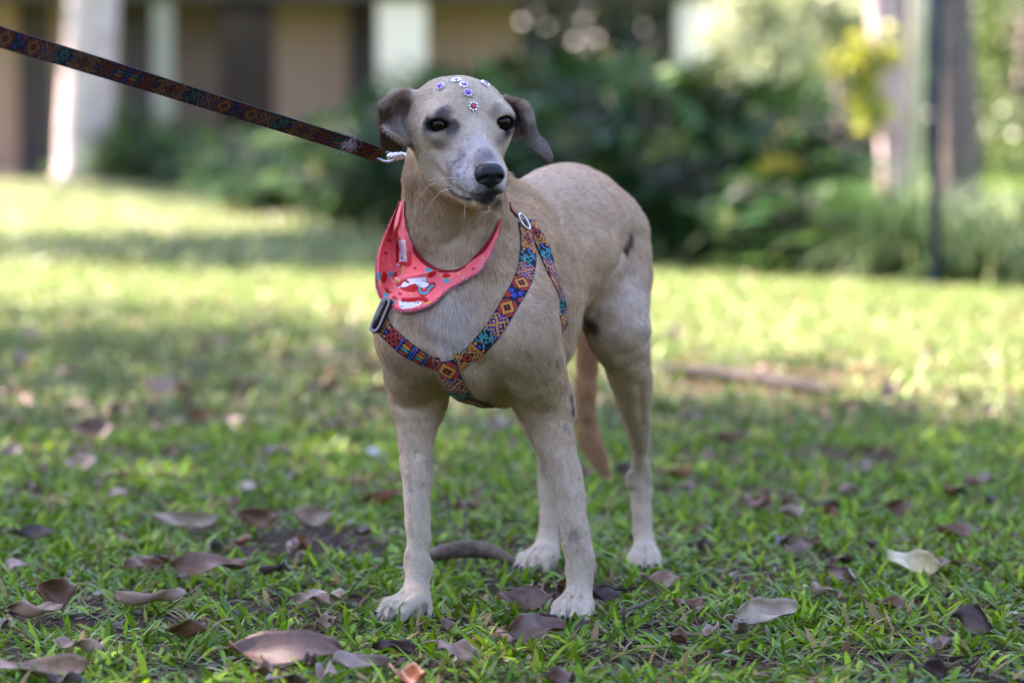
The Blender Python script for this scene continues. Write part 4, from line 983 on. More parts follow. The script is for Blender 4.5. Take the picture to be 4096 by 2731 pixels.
# image-right ear: lifts sideways, then the flap hangs out and down
EAR_C = sheet([[P(2010, 390, 4.505), P(2030, 450, 4.498), P(2045, 545, 4.492)],
       [P(2062, 402, 4.490), P(2072, 455, 4.520), P(2070, 548, 4.514)],
       [P(2096, 420, 4.476), P(2102, 475, 4.492), P(2096, 535, 4.502)],
       [P(2112, 458, 4.470), P(2120, 510, 4.474), P(2114, 570, 4.486)]], ER)
EAR_D = sheet([[P(2110, 455, 4.470), P(2118, 510, 4.470), P(2122, 578, 4.480)],
       [P(2146, 530, 4.484), P(2142, 565, 4.478), P(2146, 604, 4.482)],
       [P(2190, 576, 4.500), P(2184, 600, 4.494), P(2178, 628, 4.494)],
       [P(2210, 622, 4.508), P(2206, 634, 4.506), P(2200, 644, 4.506)]], ER)

V, Q = vol.mesh()
V = relax(V, Q, 2, 0.4)
del vol.f
# --- sculpted creases and swells along lines on the skin
def bvh_of(V, Q):
    return BVHTree.FromPolygons([Vector(v) for v in V], [tuple(q) for q in Q.tolist()])
CAM_O = Vector((0, 0, CAM_H))
def cast(bvh, px, py):
    d = Vector(P(px, py, 5.0)) - CAM_O; d.normalize()
    hit = bvh.ray_cast(CAM_O, d)
    return (np.array(hit[0]), np.array(hit[1])) if hit[0] is not None else (None, None)
def vnormals(V, Q):
    n = np.cross(V[Q[:, 2]] - V[Q[:, 0]], V[Q[:, 3]] - V[Q[:, 1]]); N = np.zeros_like(V)
    for i in range(4): np.add.at(N, Q[:, i], n)
    return N / (np.linalg.norm(N, axis=1)[:, None] + 1e-12)
bvh = bvh_of(V, Q)
VN = vnormals(V, Q)
def seg_dist(X, a, b):
    e = b - a; t = np.clip(((X - a) @ e) / (e @ e + 1e-12), 0, 1)
    return np.linalg.norm(X - a - t[:, None] * e, axis=1)
SCULPT = [
    ([(1588, 1622), (1640, 1640), (1700, 1634), (1748, 1604)], 8, -2.6),
    ([(1592, 1655), (1650, 1668), (1720, 1662)], 11, 1.2),
    ([(2028, 1590), (2062, 1648), (2088, 1688)], 7, -5),
    ([(1935, 1470), (1990, 1545), (2030, 1605)], 17, -7),
    ([(1722, 1460), (1745, 1540), (1762, 1600)], 17, -6),
    ([(1800, 1180), (1805, 1300), (1800, 1400)], 16, 4),
    ([(1790, 1400), (1720, 1370), (1640, 1300)], 14, -3),
    ([(2100, 880), (2150, 970), (2195, 1090), (2238, 1240)], 10, -5),
    ([(2150, 930), (2200, 1030), (2235, 1150)], 9, 3),
    ([(1672, 600), (1655, 760), (1628, 920)], 6, -4),
    ([(1880, 850), (1850, 930), (1790, 985)], 9, -4),
    ([(1962, 840), (1945, 920), (1935, 1000)], 8, -4),
    ([(1912, 850), (1905, 930), (1880, 1010)], 8, 3),
    ([(2502, 1000), (2458, 1085), (2412, 1174), (2378, 1262)], 8, -6),
    ([(2480, 940), (2440, 1060), (2395, 1160)], 12, 3),
    ([(1738, 600), (1775, 660), (1800, 715)], 9, -2.5),
    ([(2040, 590), (2035, 650)], 8, -2),
    ([(1886, 420), (1886, 350)], 10, -1.8),
    ([(1822, 478), (1850, 540), (1885, 600)], 9, -2.5),
    ([(1975, 478), (1970, 540), (1968, 590)], 8, -2),
    ([(2240, 1830), (2290, 2010), (2320, 2180)], 6, 2),
    ([(2325, 1850), (2345, 2010), (2362, 2150)], 5, -2.5),
    ([(1645, 1800), (1648, 2000), (1650, 2150)], 6, -1.5),
    ([(1690, 1950), (1705, 2080), (1712, 2180)], 4, -2.5),
    ([(2330, 860), (2420, 900), (2480, 960)], 20, -4),
    ([(2300, 1000), (2330, 1150), (2310, 1280)], 14, -3),
    ([(2560, 1540), (2570, 1700)], 7, -3),
]
for line, w, dep in SCULPT:
    q = [cast(bvh, *p)[0] for p in line]
    q = [x for x in q if x is not None]
    if len(q) < 2: continue
    w, dep = w / 1000, dep / 1000
    lo, hi = np.min(q, 0) - 3 * w, np.max(q, 0) + 3 * w
    ii = np.where(((V > lo) & (V < hi)).all(1))[0]
    d = np.min([seg_dist(V[ii], a, b) for a, b in zip(q[:-1], q[1:])], axis=0)
    V[ii] += VN[ii] * (dep * np.exp(-(d / w) ** 2))[:, None]
# gentle muscle and skin unevenness
def wob(X, f, ph=0.0):
    return (np.sin(X[:, 0] * f + 1.3 + ph) * np.sin(X[:, 1] * f * .9 + .4 + ph * 2) + np.sin(X[:, 2] * f * 1.1 + X[:, 0] * f * .5 + 2.1 + ph))
V += VN * (0.0007 * wob(V, 70) + 0.0005 * wob(V, 150, 1.0))[:, None]
VN = vnormals(V, Q)
bvh = bvh_of(V, Q)

# --- coat colours (coat pigment, with light and shade put into some patches)
C = np.tile(S('#d0b08a'), (len(V), 1))
def vnoise(X, f, seed=0):
    r = np.random.default_rng(seed); out = np.zeros(len(X))
    for i in range(7):
        k = r.normal(size=3); k = k / np.linalg.norm(k) * f * r.uniform(.6, 1.6)
        out += np.sin(X @ k + r.uniform(0, 6.28))
    return out / 2.6
def blend(mask, colr):
    global C
    m = np.clip(mask, 0, 1)[:, None]; C = C * (1 - m) + np.asarray(colr) * m
def sstep(a, b, x):
    t = np.clip((x - a) / (b - a), 0, 1); return t * t * (3 - 2 * t)
def blob(px, py, rmm, colr, alpha=1.0, soft=.5, sx=1.0, at=None):
    p = cast(bvh, px, py)[0] if at is None else np.asarray(at)
    if p is None: return
    d = V - p; d = d / np.array([sx, 1, 1])
    d = np.linalg.norm(d, axis=1) * 1000 / rmm
    d = d + .18 * vnoise(V, 260, 3)
    blend((1 - sstep(1 - soft, 1 + soft, d)) * alpha, colr)
hx = (V - HO) @ RH.T * 1000            # head coordinates in mm
ishead = (hx[:, 0] > -125) & (hx[:, 2] > -125) & (V[:, 1] < 4.60) & (V[:, 2] > .60)
blend(sstep(.62, .40, V[:, 2]) * .5, S('#d2bb9e'))                                # paler low down
blend(sstep(.30, .18, V[:, 2]) * .7, S('#d0bea6'))                                  # legs
blend((sstep(.1, .9, vnoise(V, 60, 1)) * .16 + sstep(.2, 1., vnoise(V, 130, 2)) * .12) * sstep(.25, .4, V[:, 2]), S('#9c8068'))
hm = np.where(ishead, 1.0, 0.0) * sstep(-110, -60, hx[:, 2])
blend(hm * .85, S('#dccbb2'))                                                      # head paler
blend(ishead * sstep(25, 70, hx[:, 0]) * .7, S('#d0c8c2'))                         # muzzle greyed
for p, r, c, a in (((1790, 1290), 40, '#d6ccc2', .6), ((1800, 1200), 36, '#cfc3b4', .4), ((1830, 1370), 32, '#d3c9be', .5),
                   ((1760, 1000), 60, '#cdb79c', .5), ((1830, 930), 55, '#c9b296', .4),
                   ((2290, 800), 95, '#e4caae', .75), ((2400, 760), 85, '#e2c6aa', .75), ((2240, 720), 70, '#e0c6ab', .7),  # back and flank lightened: the stronger light there put into the coat colour
                   ((2350, 1050), 80, '#dcc09a', .5), ((2560, 1200), 60, '#dccdbd', .6), ((2560, 900), 60, '#dcc6ac', .5),
                   ((1650, 1500), 45, '#b49a80', .45), ((1720, 1560), 30, '#a58a70', .5), ((1990, 1560), 30, '#a3886e', .5),  # hollows beside the chest darkened, their shade put into the coat colour
                   ((2120, 1400), 80, '#dac4a8', .6)):  # shoulder lightened likewise, light put into its colour
    blob(*p, r, S(c), a)
# dark points: eye surrounds, bridge, lips, elbows, scar, toes
for p, r, c, a in (((1757, 500), 20, '#5a5050', .75), ((1757, 510), 18.5, '#2b2628', .8), ((1800, 512), 10, '#2a2426', .9), ((1770, 470), 9, '#4a4242', .7), ((1822, 503), 6, '#5d5250', .7), ((1728, 488), 6, '#5a5050', .5),
                   ((1775, 462), 9, '#6b5f5c', .6), ((1795, 440), 7, '#7a6d68', .5),
                   ((2012, 491), 19, '#4c4446', .8), ((2008, 500), 17, '#2c2628', .8), ((1988, 505), 9, '#4c4446', .7), ((1975, 450), 8, '#7a6d6b', .5), ((1985, 425), 7, '#84776f', .5),
                   ((1790, 550), 13, '#9b8f8a', .3), ((1838, 555), 9, '#8b8080', .35), ((1900, 560), 14, '#b3aaa6', .4),
                   ((1845, 620), 11, '#7f7677', .55), ((1835, 660), 9, '#7a7172', .55), ((1950, 610), 15, '#6a6365', .75), ((1935, 630), 14, '#6a6365', .7), ((1990, 560), 9, '#9a908d', .5),
                   ((1905, 655), 9, '#857c7c', .6), ((1820, 650), 5, '#6a6262', .7), ((1860, 690), 6, '#8a8080', .6), ((1880, 715), 5, '#7a7172', .5),
                   ((1930, 772), 12, '#3a3535', .9), ((1895, 785), 8, '#3a3535', .9), ((1975, 778), 14, '#262222', .95), ((1950, 800), 8, '#2a2626', .9), ((2012, 770), 9, '#555', .7) if False else ((2012, 770), 9, '#555050', .7),
                   ((1930, 795), 7, '#2c2828', .9), ((1985, 800), 9, '#4a4646', .6),
                   ((2284, 1590), 8, '#6a5750', .8), ((2293, 1640), 8, '#4a4240', .8), ((2262, 1710), 6, '#8d786c', .8), ((2300, 1675), 6, '#8a6a60', .7),
                   ((2298, 2145), 9, '#8d7a6c', .8), ((2320, 2185), 14, '#bfa88e', .6),
                   ((2521, 950), 9, '#171310', 1), ((2515, 975), 8, '#1c1714', 1), ((2505, 1002), 7, '#1c1714', 1), ((2518, 965), 15, '#8d7866', .5), 
                   ((2360, 1300), 12, '#3a302c', .9), ((2340, 1318), 9, '#453a35', .8), ((2380, 1310), 10, '#5a4a42', .8),
                   ((1665, 2440), 5, '#807a78', .6), ((1615, 2460), 4, '#807a78', .6), ((1690, 2455), 4, '#807a78', .6), ((1700, 2430), 7, '#5a5454', .7),
                   ((1665, 1805), 3, '#6a6260', .7), ((1640, 1960), 3, '#6a6260', .6), ((1627, 2215), 6, '#a58f84', .6),
                   ((2520, 1900), 8, '#9a8676', .6), ((2598, 1920), 9, '#9a8676', .6)):
    blob(*p, r, S(c), a)
for e in EYES:
    blob(0, 0, 17.0, S('#181415'), 1.0, .12, at=e)
# mouth line and lips
for line in ([(1797, 754), (1820, 775), (1850, 790), (1880, 796), (1930, 797), (1990, 796), (2020, 780)],):
    for a in smooth_path(np.array(line, float), 40):
        blob(a[0], a[1], 2.6, S('#2a2626'), .75, .5)
for p, r, c, a in (((1830, 700), 22, '#b4adac', .55), ((1870, 730), 20, '#b9b2b0', .55), ((1790, 640), 20, '#bdb2aa', .45), ((1880, 600), 24, '#c4bcb8', .5), ((2020, 650), 16, '#bab2b0', .5), ((1800, 690), 10, '#9a9190', .4)):
    blob(*p, r, S(c), a)
# speckles on the muzzle
rs = np.random.default_rng(4)
for i in range(80):
    blob(rs.uniform(1790, 1925), rs.uniform(600, 790), rs.uniform(1.2, 2.6), S('#6f6768'), rs.uniform(.3, .75), .5)
# ears: dark inside, greyer outside
def near(g, r):
    P_ = g.reshape(-1, 3); out = np.full(len(V), 9.0)
    ii = np.where(((V > P_.min(0) - .02) & (V < P_.max(0) + .02)).all(1))[0]
    if len(ii): out[ii] = np.min(np.linalg.norm(V[ii][:, None] - P_[None], axis=2), axis=1)
    return out < r
EARM = {k: near(g, .0068) for k, g in (('A', EAR_A), ('B', EAR_B), ('C', EAR_C), ('D', EAR_D))}
notskull = (np.abs(hx[:, 1]) > 62)
blend(EARM['A'] * notskull * .85, S('#b09a88'))
blend(EARM['C'] * notskull * .9, S('#8d7460'))
blend(EARM['D'] * notskull * .95, S('#877a74'))
blend(EARM['B'] * notskull * .97, S('#5d4534'))
for p, r, c, a in (((1610, 420), 14, '#6d5c52', .7), ((1640, 430), 10, '#5f5048', .6), ((1590, 470), 11, '#8a7666', .6), ((1600, 505), 12, '#c2b4a6', .6), ((1640, 540), 10, '#8a7a6e', .5), ((1650, 575), 7, '#4f4440', .7), ((1555, 500), 8, '#c4b8ac', .5),
                   ((1540, 420), 8, '#c9b8a4', .7), ((1585, 368), 12, '#cdbfae', .7), ((2060, 470), 13, '#5d4a3d', .75), ((2075, 430), 9, '#8a7566', .6), ((2100, 415), 9, '#c2b09c', .7), ((2118, 470), 6, '#cbb9a4', .7)):
    blob(*p, r, S(c), a)
ti = np.where((V[:, 1] > 5.24) & (V[:, 2] < .50))[0]
tm = np.zeros(len(V)); tm[ti] = 1.0; blend(tm * .85, S('#b98f62'))
for b0, c0 in TOES:                                   # shade of the gaps between and under the toes put into colour
    blob(0, 0, 5.5, S('#8a8078'), .35, .6, at=c0 - np.array([0, 0, .006]))
C = np.clip(C, .004, .9)

skin_mat = attr_mat("dog_skin", rough=.85, spec=.2, sheen=.1)
dog = empty("dog", (float(P(1950, 2400, 4.75)[0]), 4.80, 0.0))
tag(dog, "slender cream tan dog standing on the lawn with head turned", "dog")
body = part_of(fast_mesh("body", V, Q, mat=skin_mat, col=C * .80 * (1 + .04 * vnoise(V, 420, 12) + .05 * vnoise(V, 900, 13))[:, None]), dog)

# --- nose leather
nv = Vol(Hd(92, 0, -50) - .036, Hd(92, 0, -50) + .036, .0009)
nv.ell(Hd(90, 0, -48.5), RH, mm(16, 16.8, 13), .006)
for s in (-1, 1):
    nv.ell(Hd(91, 10.8 * s, -52), RH, mm(13.5, 9.8, 12.3), .006)
nv.ell(Hd(91, 0, -61), RH, mm(13, 9, 9.5), .006)
for s in (-1, 1):
    nv.cone(Hd(107, 8 * s, -53), Hd(102, 11.5 * s, -55), .0042, .0040, .002, mode='sub')
    nv.cone(Hd(103, 12 * s, -56), Hd(94, 22 * s, -60), .0028, .0018, .002, mode='sub')
nv.cone(Hd(108, 0, -47), Hd(103, 0, -72), .0010, .0012, .0015, mode='sub')
v_, q_ = nv.mesh(); v_ = relax(v_, q_, 2, .4)
t = NT("nose_leather"); t.set(Base_Color=(.006, .0055, .007), Roughness=.38, Specular_IOR_Level=.35)
co = t.n("ShaderNodeTexCoord"); vo = t.n("ShaderNodeTexVoronoi"); vo.inputs["Scale"].default_value = 900
t.l(co.outputs["Object"], vo.inputs["Vector"]); t.bump(vo.outputs["Distance"], .35, .0006)
nose = part_of(fast_mesh("nose", v_, q_, mat=t.m), dog)

# --- eyes
eye_mat = attr_mat("dog_eye", rough=.06, spec=.22)
def uv_ball(c, r, ex, er, eu, seg=40, rings=24):
    vs, cs, fs = [], [], []
    for i in range(rings + 1):
        th = math.pi * i / rings
        for j in range(seg):
            a = 2 * math.pi * j / seg
            vs.append(c + r * (ex * math.cos(th) * (1.08 if th < .6 else 1.0) + (er * math.cos(a) + eu * math.sin(a)) * math.sin(th)))
            dg = math.degrees(th)
            cs.append((.002, .002, .002) if dg < 20 else (.010, .0045, .002) if dg < 50 else (.006, .004, .004))
    for i in range(rings):
        for j in range(seg):
            k = (j + 1) % seg
            fs.append((i * seg + j, (i + 1) * seg + j, (i + 1) * seg + k, i * seg + k))
    return np.array(vs), np.array(fs), np.array(cs)
for e, (ex, er, eu) in zip(EYES, EYE_AX):
    v_, q_, c_ = uv_ball(e, EYE_R, ex, er, eu)
    part_of(fast_mesh("eye", v_, q_, mat=eye_mat, col=c_), dog)

# --- claws
claw_mat = plain("claw_horn", (.03, .026, .026), .35)
for a, b in CLAWS + [DEW]:
    m = (a + b) / 2 + np.array([0, -.001, .003])
    v_, f_ = tube_mesh(smooth_path([a, m, b], 7), np.linspace(.0034, .0006, 7), 8)
    part_of(mesh_obj("claw", v_, f_, claw_mat), dog)

# --- whiskers
whisk_mat = plain("whisker_hair", (.75, .72, .68), .4)
for a, b, c in (((1800, 728), (1720, 740), (1668, 806)), ((1830, 750), (1760, 770), (1700, 850)), ((2028, 690), (2052, 690), (2064, 718)), ((2030, 742), (2062, 755), (2078, 800)),
                ((1862, 816), (1858, 850), (1855, 893)), ((1955, 826), (1957, 840), (1952, 856)), ((1838, 715), (1780, 712), (1718, 720)), ((1798, 445), (1765, 420), (1725, 402)), ((2000, 420), (2010, 395), (2026, 372))):
    p0 = cast(bvh, *a)[0]
    if p0 is None: continue
    D0 = p0[1]
    w_ = smooth_path([p0, P(*b, D0 - .012), P(*c, D0 - .006)], 10)
    v_, f_ = tube_mesh(w_, np.linspace(.00035, .00012, 10), 4)
    part_of(mesh_obj("whisker", v_, f_, whisk_mat), dog)
# ================================================================== HARNESS, BANDANA, LEASH, GEMS
NAVY, ORANGE, REDP, BLUEP, TEAL, BLACKP = S('#171a33'), S('#dd8f3a'), S('#b83a2c'), S('#3f5ac4'), S('#35a09c'), S('#0d0e18')
BLOCKS = [('A', 1.0), ('B', .85), ('A', 1.0), ('C', 1.1), ('D', .9), ('F', .3), ('E', 1.5), ('F', .3), ('G', .9), ('H', .95), ('H', .95), ('G', .9), ('F', .3), ('E', 1.5), ('F', .3), ('D', .9), ('C', 1.1)]
def webbing(u, v):
    """woven print of the webbing: u along in strap widths, v across -0.5..0.5 -> colours"""
    T = sum(l for _, l in BLOCKS)
    u = np.mod(u, T); out = np.tile(NAVY, (len(u), 1))
    def put(m, c): out[m] = c
    x0 = 0
    for kind, ln in BLOCKS:
        m = (u >= x0) & (u < x0 + ln); x = u - x0; cx = x - ln / 2; d = np.abs(cx) + np.abs(v)
        if kind == 'A':
            put(m & (d > .50) & (np.abs(v) > .12), REDP); put(m & (d > .72), NAVY)
            put(m & (d < .44), ORANGE); put(m & (d < .235), BLACKP); put(m & (d < .10), REDP)
        elif kind == 'B':
            for bx, by, r in ((.22, .22, .15), (.52, -.02, .15), (.25, -.30, .15)):
                q = np.hypot(x - bx, (v - by) * 1.1); put(m & (q < r), BLUEP); put(m & (q < r * .35), NAVY)
            put(m & (np.abs(x - .60) < .20 - np.abs(v - .42)) , REDP); put(m & (np.abs(x - .62) < .22 - np.abs(v + .38) * .8), REDP)
            put(m & (np.hypot(x - .40, v - .45) < .05), TEAL)
        elif kind == 'C':
            e = np.mod(d, .30); put(m & (e > .19), BLUEP)
            e2 = np.mod(np.abs(cx) + np.abs(np.abs(v) - .25), .26); put(m & (e2 < .09), ORANGE)
            put(m & (np.abs(np.abs(cx) - np.abs(v)) < .05) & (np.abs(cx) < .42), ORANGE)
        elif kind == 'D':
            put(m & (np.abs(v - .22 * np.sin(x * 8.5)) < .07), TEAL)
            put(m & (np.abs(cx - .18 * np.sin(v * 14)) < .06) & (np.abs(v) < .44), TEAL)
            put(m & (np.abs(v + .30 + .12 * np.sin(x * 15)) < .05), TEAL)
            put(m & (np.hypot(x - .1, v - .35) < .06), BLUEP); put(m & (np.hypot(x - .8, v + .1) < .06), REDP)
        elif kind == 'E':
            e = np.abs(cx) * .75 + np.abs(v)
            put(m & (np.mod(e, .19) < .085), ORANGE); put(m & (np.abs(np.abs(cx) * .72 - np.abs(v)) < .045), ORANGE)
            put(m & (np.abs(cx) > .68), ORANGE)
            put(m & (e < .30), BLACKP); put(m & (e < .24), REDP); put(m & (e < .12), BLACKP)
            put(m & (np.abs(cx) * .8 + np.abs(np.abs(v) - .5) < .15), TEAL)
        elif kind == 'F':
            for by, c in ((.3, ORANGE), (0, BLUEP), (-.3, ORANGE)): put(m & (np.hypot(cx, v - by) < .09), c)
        elif kind == 'G':
            put(m, REDP); put(m & (np.sin(x * 17 + 1) * np.sin(v * 15) > .25), BLACKP); put(m & (np.abs(np.mod(np.hypot(np.mod(x, .45) - .22, np.mod(v, .45) - .22), .12)) < .035), BLACKP)
        elif kind == 'H':
            put(m & (np.abs(np.abs(cx) - .40) < .04), BLUEP)
            for i, (by, c) in enumerate(((.36, REDP), (.12, ORANGE), (-.10, TEAL), (-.32, REDP))):
                put(m & (((cx / .28) ** 2 + ((v - by) / .085) ** 2) < 1), c)
        x0 += ln
    put(np.abs(v) > .475, NAVY * .6)
    return out
t = NT("printed_webbing")
a_ = t.n("ShaderNodeAttribute"); a_.attribute_name = "tint"; t.l(a_.outputs["Color"], t.b.inputs["Base Color"])
t.set(Roughness=.75, Specular_IOR_Level=.25, Sheen_Weight=.08)
co = t.n("ShaderNodeTexCoord"); wv = t.n("ShaderNodeTexWave"); wv.inputs["Scale"].default_value = 420; wv.inputs["Distortion"].default_value = 1.5
t.l(co.outputs["Object"], wv.inputs["Vector"]); t.bump(wv.outputs[0], .25, .0005)
web_mat = t.m

def ribbon(name, cen, side, nor, width, mat, u0=0.0, cell=.0008, thick=.0016, snap=None, off=.003, pat=webbing, root=None):
    """printed strap along centre points with side and normal directions; snap = BVH it lies on"""
    cen = np.asarray(cen); n = len(cen); m = max(6, int(width / cell))
    v = np.linspace(-.5, .5, m + 1)
    L = np.concatenate([[0], np.cumsum(np.linalg.norm(np.diff(cen, axis=0), axis=1))])
    top = cen[:, None] + side[:, None] * (v * width)[None, :, None]
    N = np.repeat(nor[:, None], m + 1, 1)
    if snap is not None:
        for i in range(n):
            for j in range(m + 1):
                h = snap.find_nearest(Vector(top[i, j]), .06)
                if h[0] is not None:
                    top[i, j] = np.array(h[0]); N[i, j] = np.array(h[1])
        for _ in range(6):                                   # webbing bridges small hollows
            for A in (top, N):
                A[1:-1] = .5 * A[1:-1] + .25 * (A[:-2] + A[2:])
                A[:, 1:-1] = .5 * A[:, 1:-1] + .25 * (A[:, :-2] + A[:, 2:])
        N /= np.linalg.norm(N, axis=2)[..., None] + 1e-9
        bow = (1 - (2 * v) ** 2)[None, :, None] * .0004
        top = top + N * (off + bow)
    bot = top - N * thick
    A = np.vstack([top.reshape(-1, 3), bot.reshape(-1, 3)]); k = n * (m + 1)
    I, J = np.meshgrid(np.arange(n - 1), np.arange(m), indexing='ij'); g = (I * (m + 1) + J).ravel()
    qt = np.stack([g, g + 1, g + m + 2, g + m + 1], 1)
    qs = [qt, qt[:, ::-1] + k]
    i = np.arange(n - 1) * (m + 1)
    qs.append(np.stack([i, i + m + 1, i + m + 1 + k, i + k], 1)); i2 = i + m
    qs.append(np.stack([i2, i2 + k, i2 + m + 1 + k, i2 + m + 1], 1))
    j = np.arange(m); qs.append(np.stack([j, j + k, j + 1 + k, j + 1], 1)); j2 = j + (n - 1) * (m + 1)
    qs.append(np.stack([j2, j2 + 1, j2 + 1 + k, j2 + k], 1))
    uu = u0 + np.repeat(L / width, m + 1); vv = np.tile(v, n)
    c = pat(uu, vv) * .85; c = np.vstack([c, c * .35])
    c = c * (1 + .06 * np.random.default_rng(1).normal(size=(len(c), 1)))
    o = fast_mesh(name, A, np.vstack(qs), mat=mat, col=np.clip(c, .002, 1))
    if root is not None: part_of(o, root)
    return o, top, N
def on_body(pxs, n, extra_head=(), extra_tail=()):
    """3-D centre line on the skin under a pixel line, plus explicit 3-D points before/after"""
    pts = list(extra_head)
    for x, y in smooth_path(np.array(pxs, float), max(4, len(pxs) * 2)):
        h = cast(bvh, x, y)[0]
        if h is not None: pts.append(h)
    pts += list(extra_tail)
    c = smooth_path(np.array(pts), n)
    for _ in range(8): c[1:-1] = .5 * c[1:-1] + .25 * (c[:-2] + c[2:])
    tg = np.gradient(c, axis=0); tg /= np.linalg.norm(tg, axis=1)[:, None]
    nr = np.array([np.array(bvh.find_nearest(Vector(p))[1]) for p in c])
    for _ in range(10): nr[1:-1] = .5 * nr[1:-1] + .25 * (nr[:-2] + nr[2:])
    sd = np.cross(nr, tg); sd /= np.linalg.norm(sd, axis=1)[:, None]
    nr = np.cross(tg, sd)
    return c, sd, nr
harness = empty("dog_harness", tuple(B(.12, 0, .40)))
tag(harness, "dark strap harness with orange and blue tribal print worn by the dog", "harness")
COVERS = []
def strap(name, pxs, width, u0, n=None, off=.0035, eh=(), et=(), flip=False):
    c, sd, nr = on_body(pxs, 60, eh, et)
    ln = np.linalg.norm(np.diff(c, axis=0), axis=1).sum(); n = int(ln / .0009)
    c, sd, nr = on_body(pxs, n, eh, et)
    if flip: sd = -sd
    o, top, N = ribbon(name, c, sd, nr, width, web_mat, u0, snap=bvh, off=off, root=harness)
    k = top.reshape(-1, 3); m = top.shape[1]
    I, J = np.meshgrid(np.arange(len(c) - 1), np.arange(m - 1), indexing='ij'); g = (I * m + J).ravel()
    COVERS.append((BVHTree.FromPolygons([Vector(p) for p in k], np.stack([g, g + 1, g + m + 1, g + m], 1).tolist()), off + .0003))
    return o
strap("shoulder_strap", [(2088, 900), (2108, 965), (2108, 1050), (2087, 1130), (2042, 1212), (1988, 1300), (1930, 1370), (1878, 1420), (1825, 1448)], .0250, 10.65)
strap("shoulder_strap", [(1530, 1150), (1522, 1220), (1535, 1300), (1566, 1342), (1625, 1392), (1695, 1432), (1770, 1458)], .0235, 4.75)
strap("girth_strap", [(2105, 885), (2152, 955), (2194, 1060), (2226, 1170), (2246, 1250), (2256, 1310)], .0240, 10.65, off=.0035)
strap("chest_strap", [(1780, 1440), (1800, 1490), (1826, 1545), (1862, 1595), (1905, 1628)], .0290, 1.85, off=.0060, et=[B(.15, 0, .290)])
strap("back_strap", [(2036, 826), (2052, 846), (2068, 866)], .016, 2.0)
metal = NT("steel"); metal.set(Base_Color=(.62, .62, .64), Metallic=1.0, Roughness=.22); metal = metal.m
def ring(name, c, u, v, ru, rv, r, mat, root, a0=0, a1=2 * math.pi, n=36):
    a = np.linspace(a0, a1, n)
    p = c + np.outer(np.cos(a) * ru, u) + np.outer(np.sin(a) * rv, v)
    vv, ff = tube_mesh(p, r, 8); return part_of(mesh_obj(name, vv, ff, mat), root)
hc, hn = cast(bvh, 2086, 893)
ru = nrm(np.cross(hn, [0.3, 0, 1])); rv = np.cross(hn, ru)
ring("steel_ring", hc + hn * .005, ru, rv, .0125, .0125, .0014, metal, harness)
# plastic slider buckle
bc, bn = cast(bvh, 1542, 1272)
if bc is None: bc, bn = P(1536, 1268, 4.60), nrm([-.5, -.8, 0])
plast = plain("black_plastic", (.012, .012, .014), .35, var=.05)
bu = nrm(np.array([.06, 0, 1.0]) - bn * np.dot([.06, 0, 1.0], bn)); bv = np.cross(bu, bn)
def slab_ring(name, c, u, v, n, hu, hv, wall, thick, mat, root, exp=4.0, seg=40):
    a = np.linspace(0, 2 * np.pi, seg, endpoint=False)
    sq = lambda t, e: np.sign(t) * np.abs(t) ** (2 / e)
    vs = []
    for (k, h) in ((0, thick), (1, thick), (1, -thick), (0, -thick)):
        U = hu - wall * k; W = hv - wall * k
        vs.append(c + np.outer(sq(np.cos(a), exp) * U, u) + np.outer(sq(np.sin(a), exp) * W, v) + n * h)
    vs = np.vstack(vs); fs = []
    for b_ in range(4):
        for j in range(seg):
            k = (j + 1) % seg; b2 = (b_ + 1) % 4
            fs.append((b_ * seg + j, b_ * seg + k, b2 * seg + k, b2 * seg + j))
    return part_of(mesh_obj(name, vs, fs, mat, smooth=False), root)
slab_ring("slider_buckle", bc + bn * .009, bu, bv, bn, .0265, .0115, .0045, .0026, plast, harness)
v_, f_ = tube_mesh(np.array([bc + bn * .010 - bu * .022, bc + bn * .012, bc + bn * .010 + bu * .022]), .0032, 8)
part_of(mesh_obj("slider_bar", v_, f_, plast), harness)

# ---- bandana
TOPC = [(1616, 802), (1618, 874), (1636, 948), (1680, 1020), (1735, 1064), (1790, 1080), (1850, 1068), (1905, 1016), (1950, 965), (1985, 905), (2004, 868)]
BOTC = [(1598, 806), (1556, 901), (1513, 1010), (1504, 1105), (1520, 1182), (1578, 1234), (1652, 1240), (1730, 1211), (1790, 1159), (1856, 1119), (1911, 1088), (1950, 1036), (1985, 962), (2006, 886)]
nt, ns = 250, 190
tc = smooth_path(np.array(TOPC, float), nt)
# match bottom samples to top by index
bc_ = smooth_path(np.array(BOTC, float), 400)
par = np.linspace(0, 1, nt); par = par + .06 * np.sin(par * 2 * np.pi)
kb = np.clip((par * 399).astype(int), 0, 399); bcv = bc_[kb]
sv = np.linspace(0, 1, ns)
PX = tc[:, None] * (1 - sv)[None, :, None] + bcv[:, None] * sv[None, :, None]
DD = np.full((nt, ns), np.nan)
for i in range(nt):
    for j in range(ns):
        h = cast(bvh, PX[i, j, 0], PX[i, j, 1])[0]
        if h is not None and h[1] < 4.72: DD[i, j] = h[1]
okm = ~np.isnan(DD); ii = np.argwhere(okm)
for i, j in np.argwhere(~okm):
    r = ii[np.argmin(((ii - (i, j)) ** 2).sum(1))]; DD[i, j] = DD[r[0], r[1]] + .0004 * np.hypot(*(r - (i, j)))
def sm(A, it):
    for _ in range(it):
        Bq = np.pad(A, 1, mode='edge'); A = (Bq[1:-1, 1:-1] * 4 + Bq[:-2, 1:-1] + Bq[2:, 1:-1] + Bq[1:-1, :-2] + Bq[1:-1, 2:]) / 8
    return A
Ds = np.minimum(sm(DD, 160), sm(DD, 8) - .001) - .0065
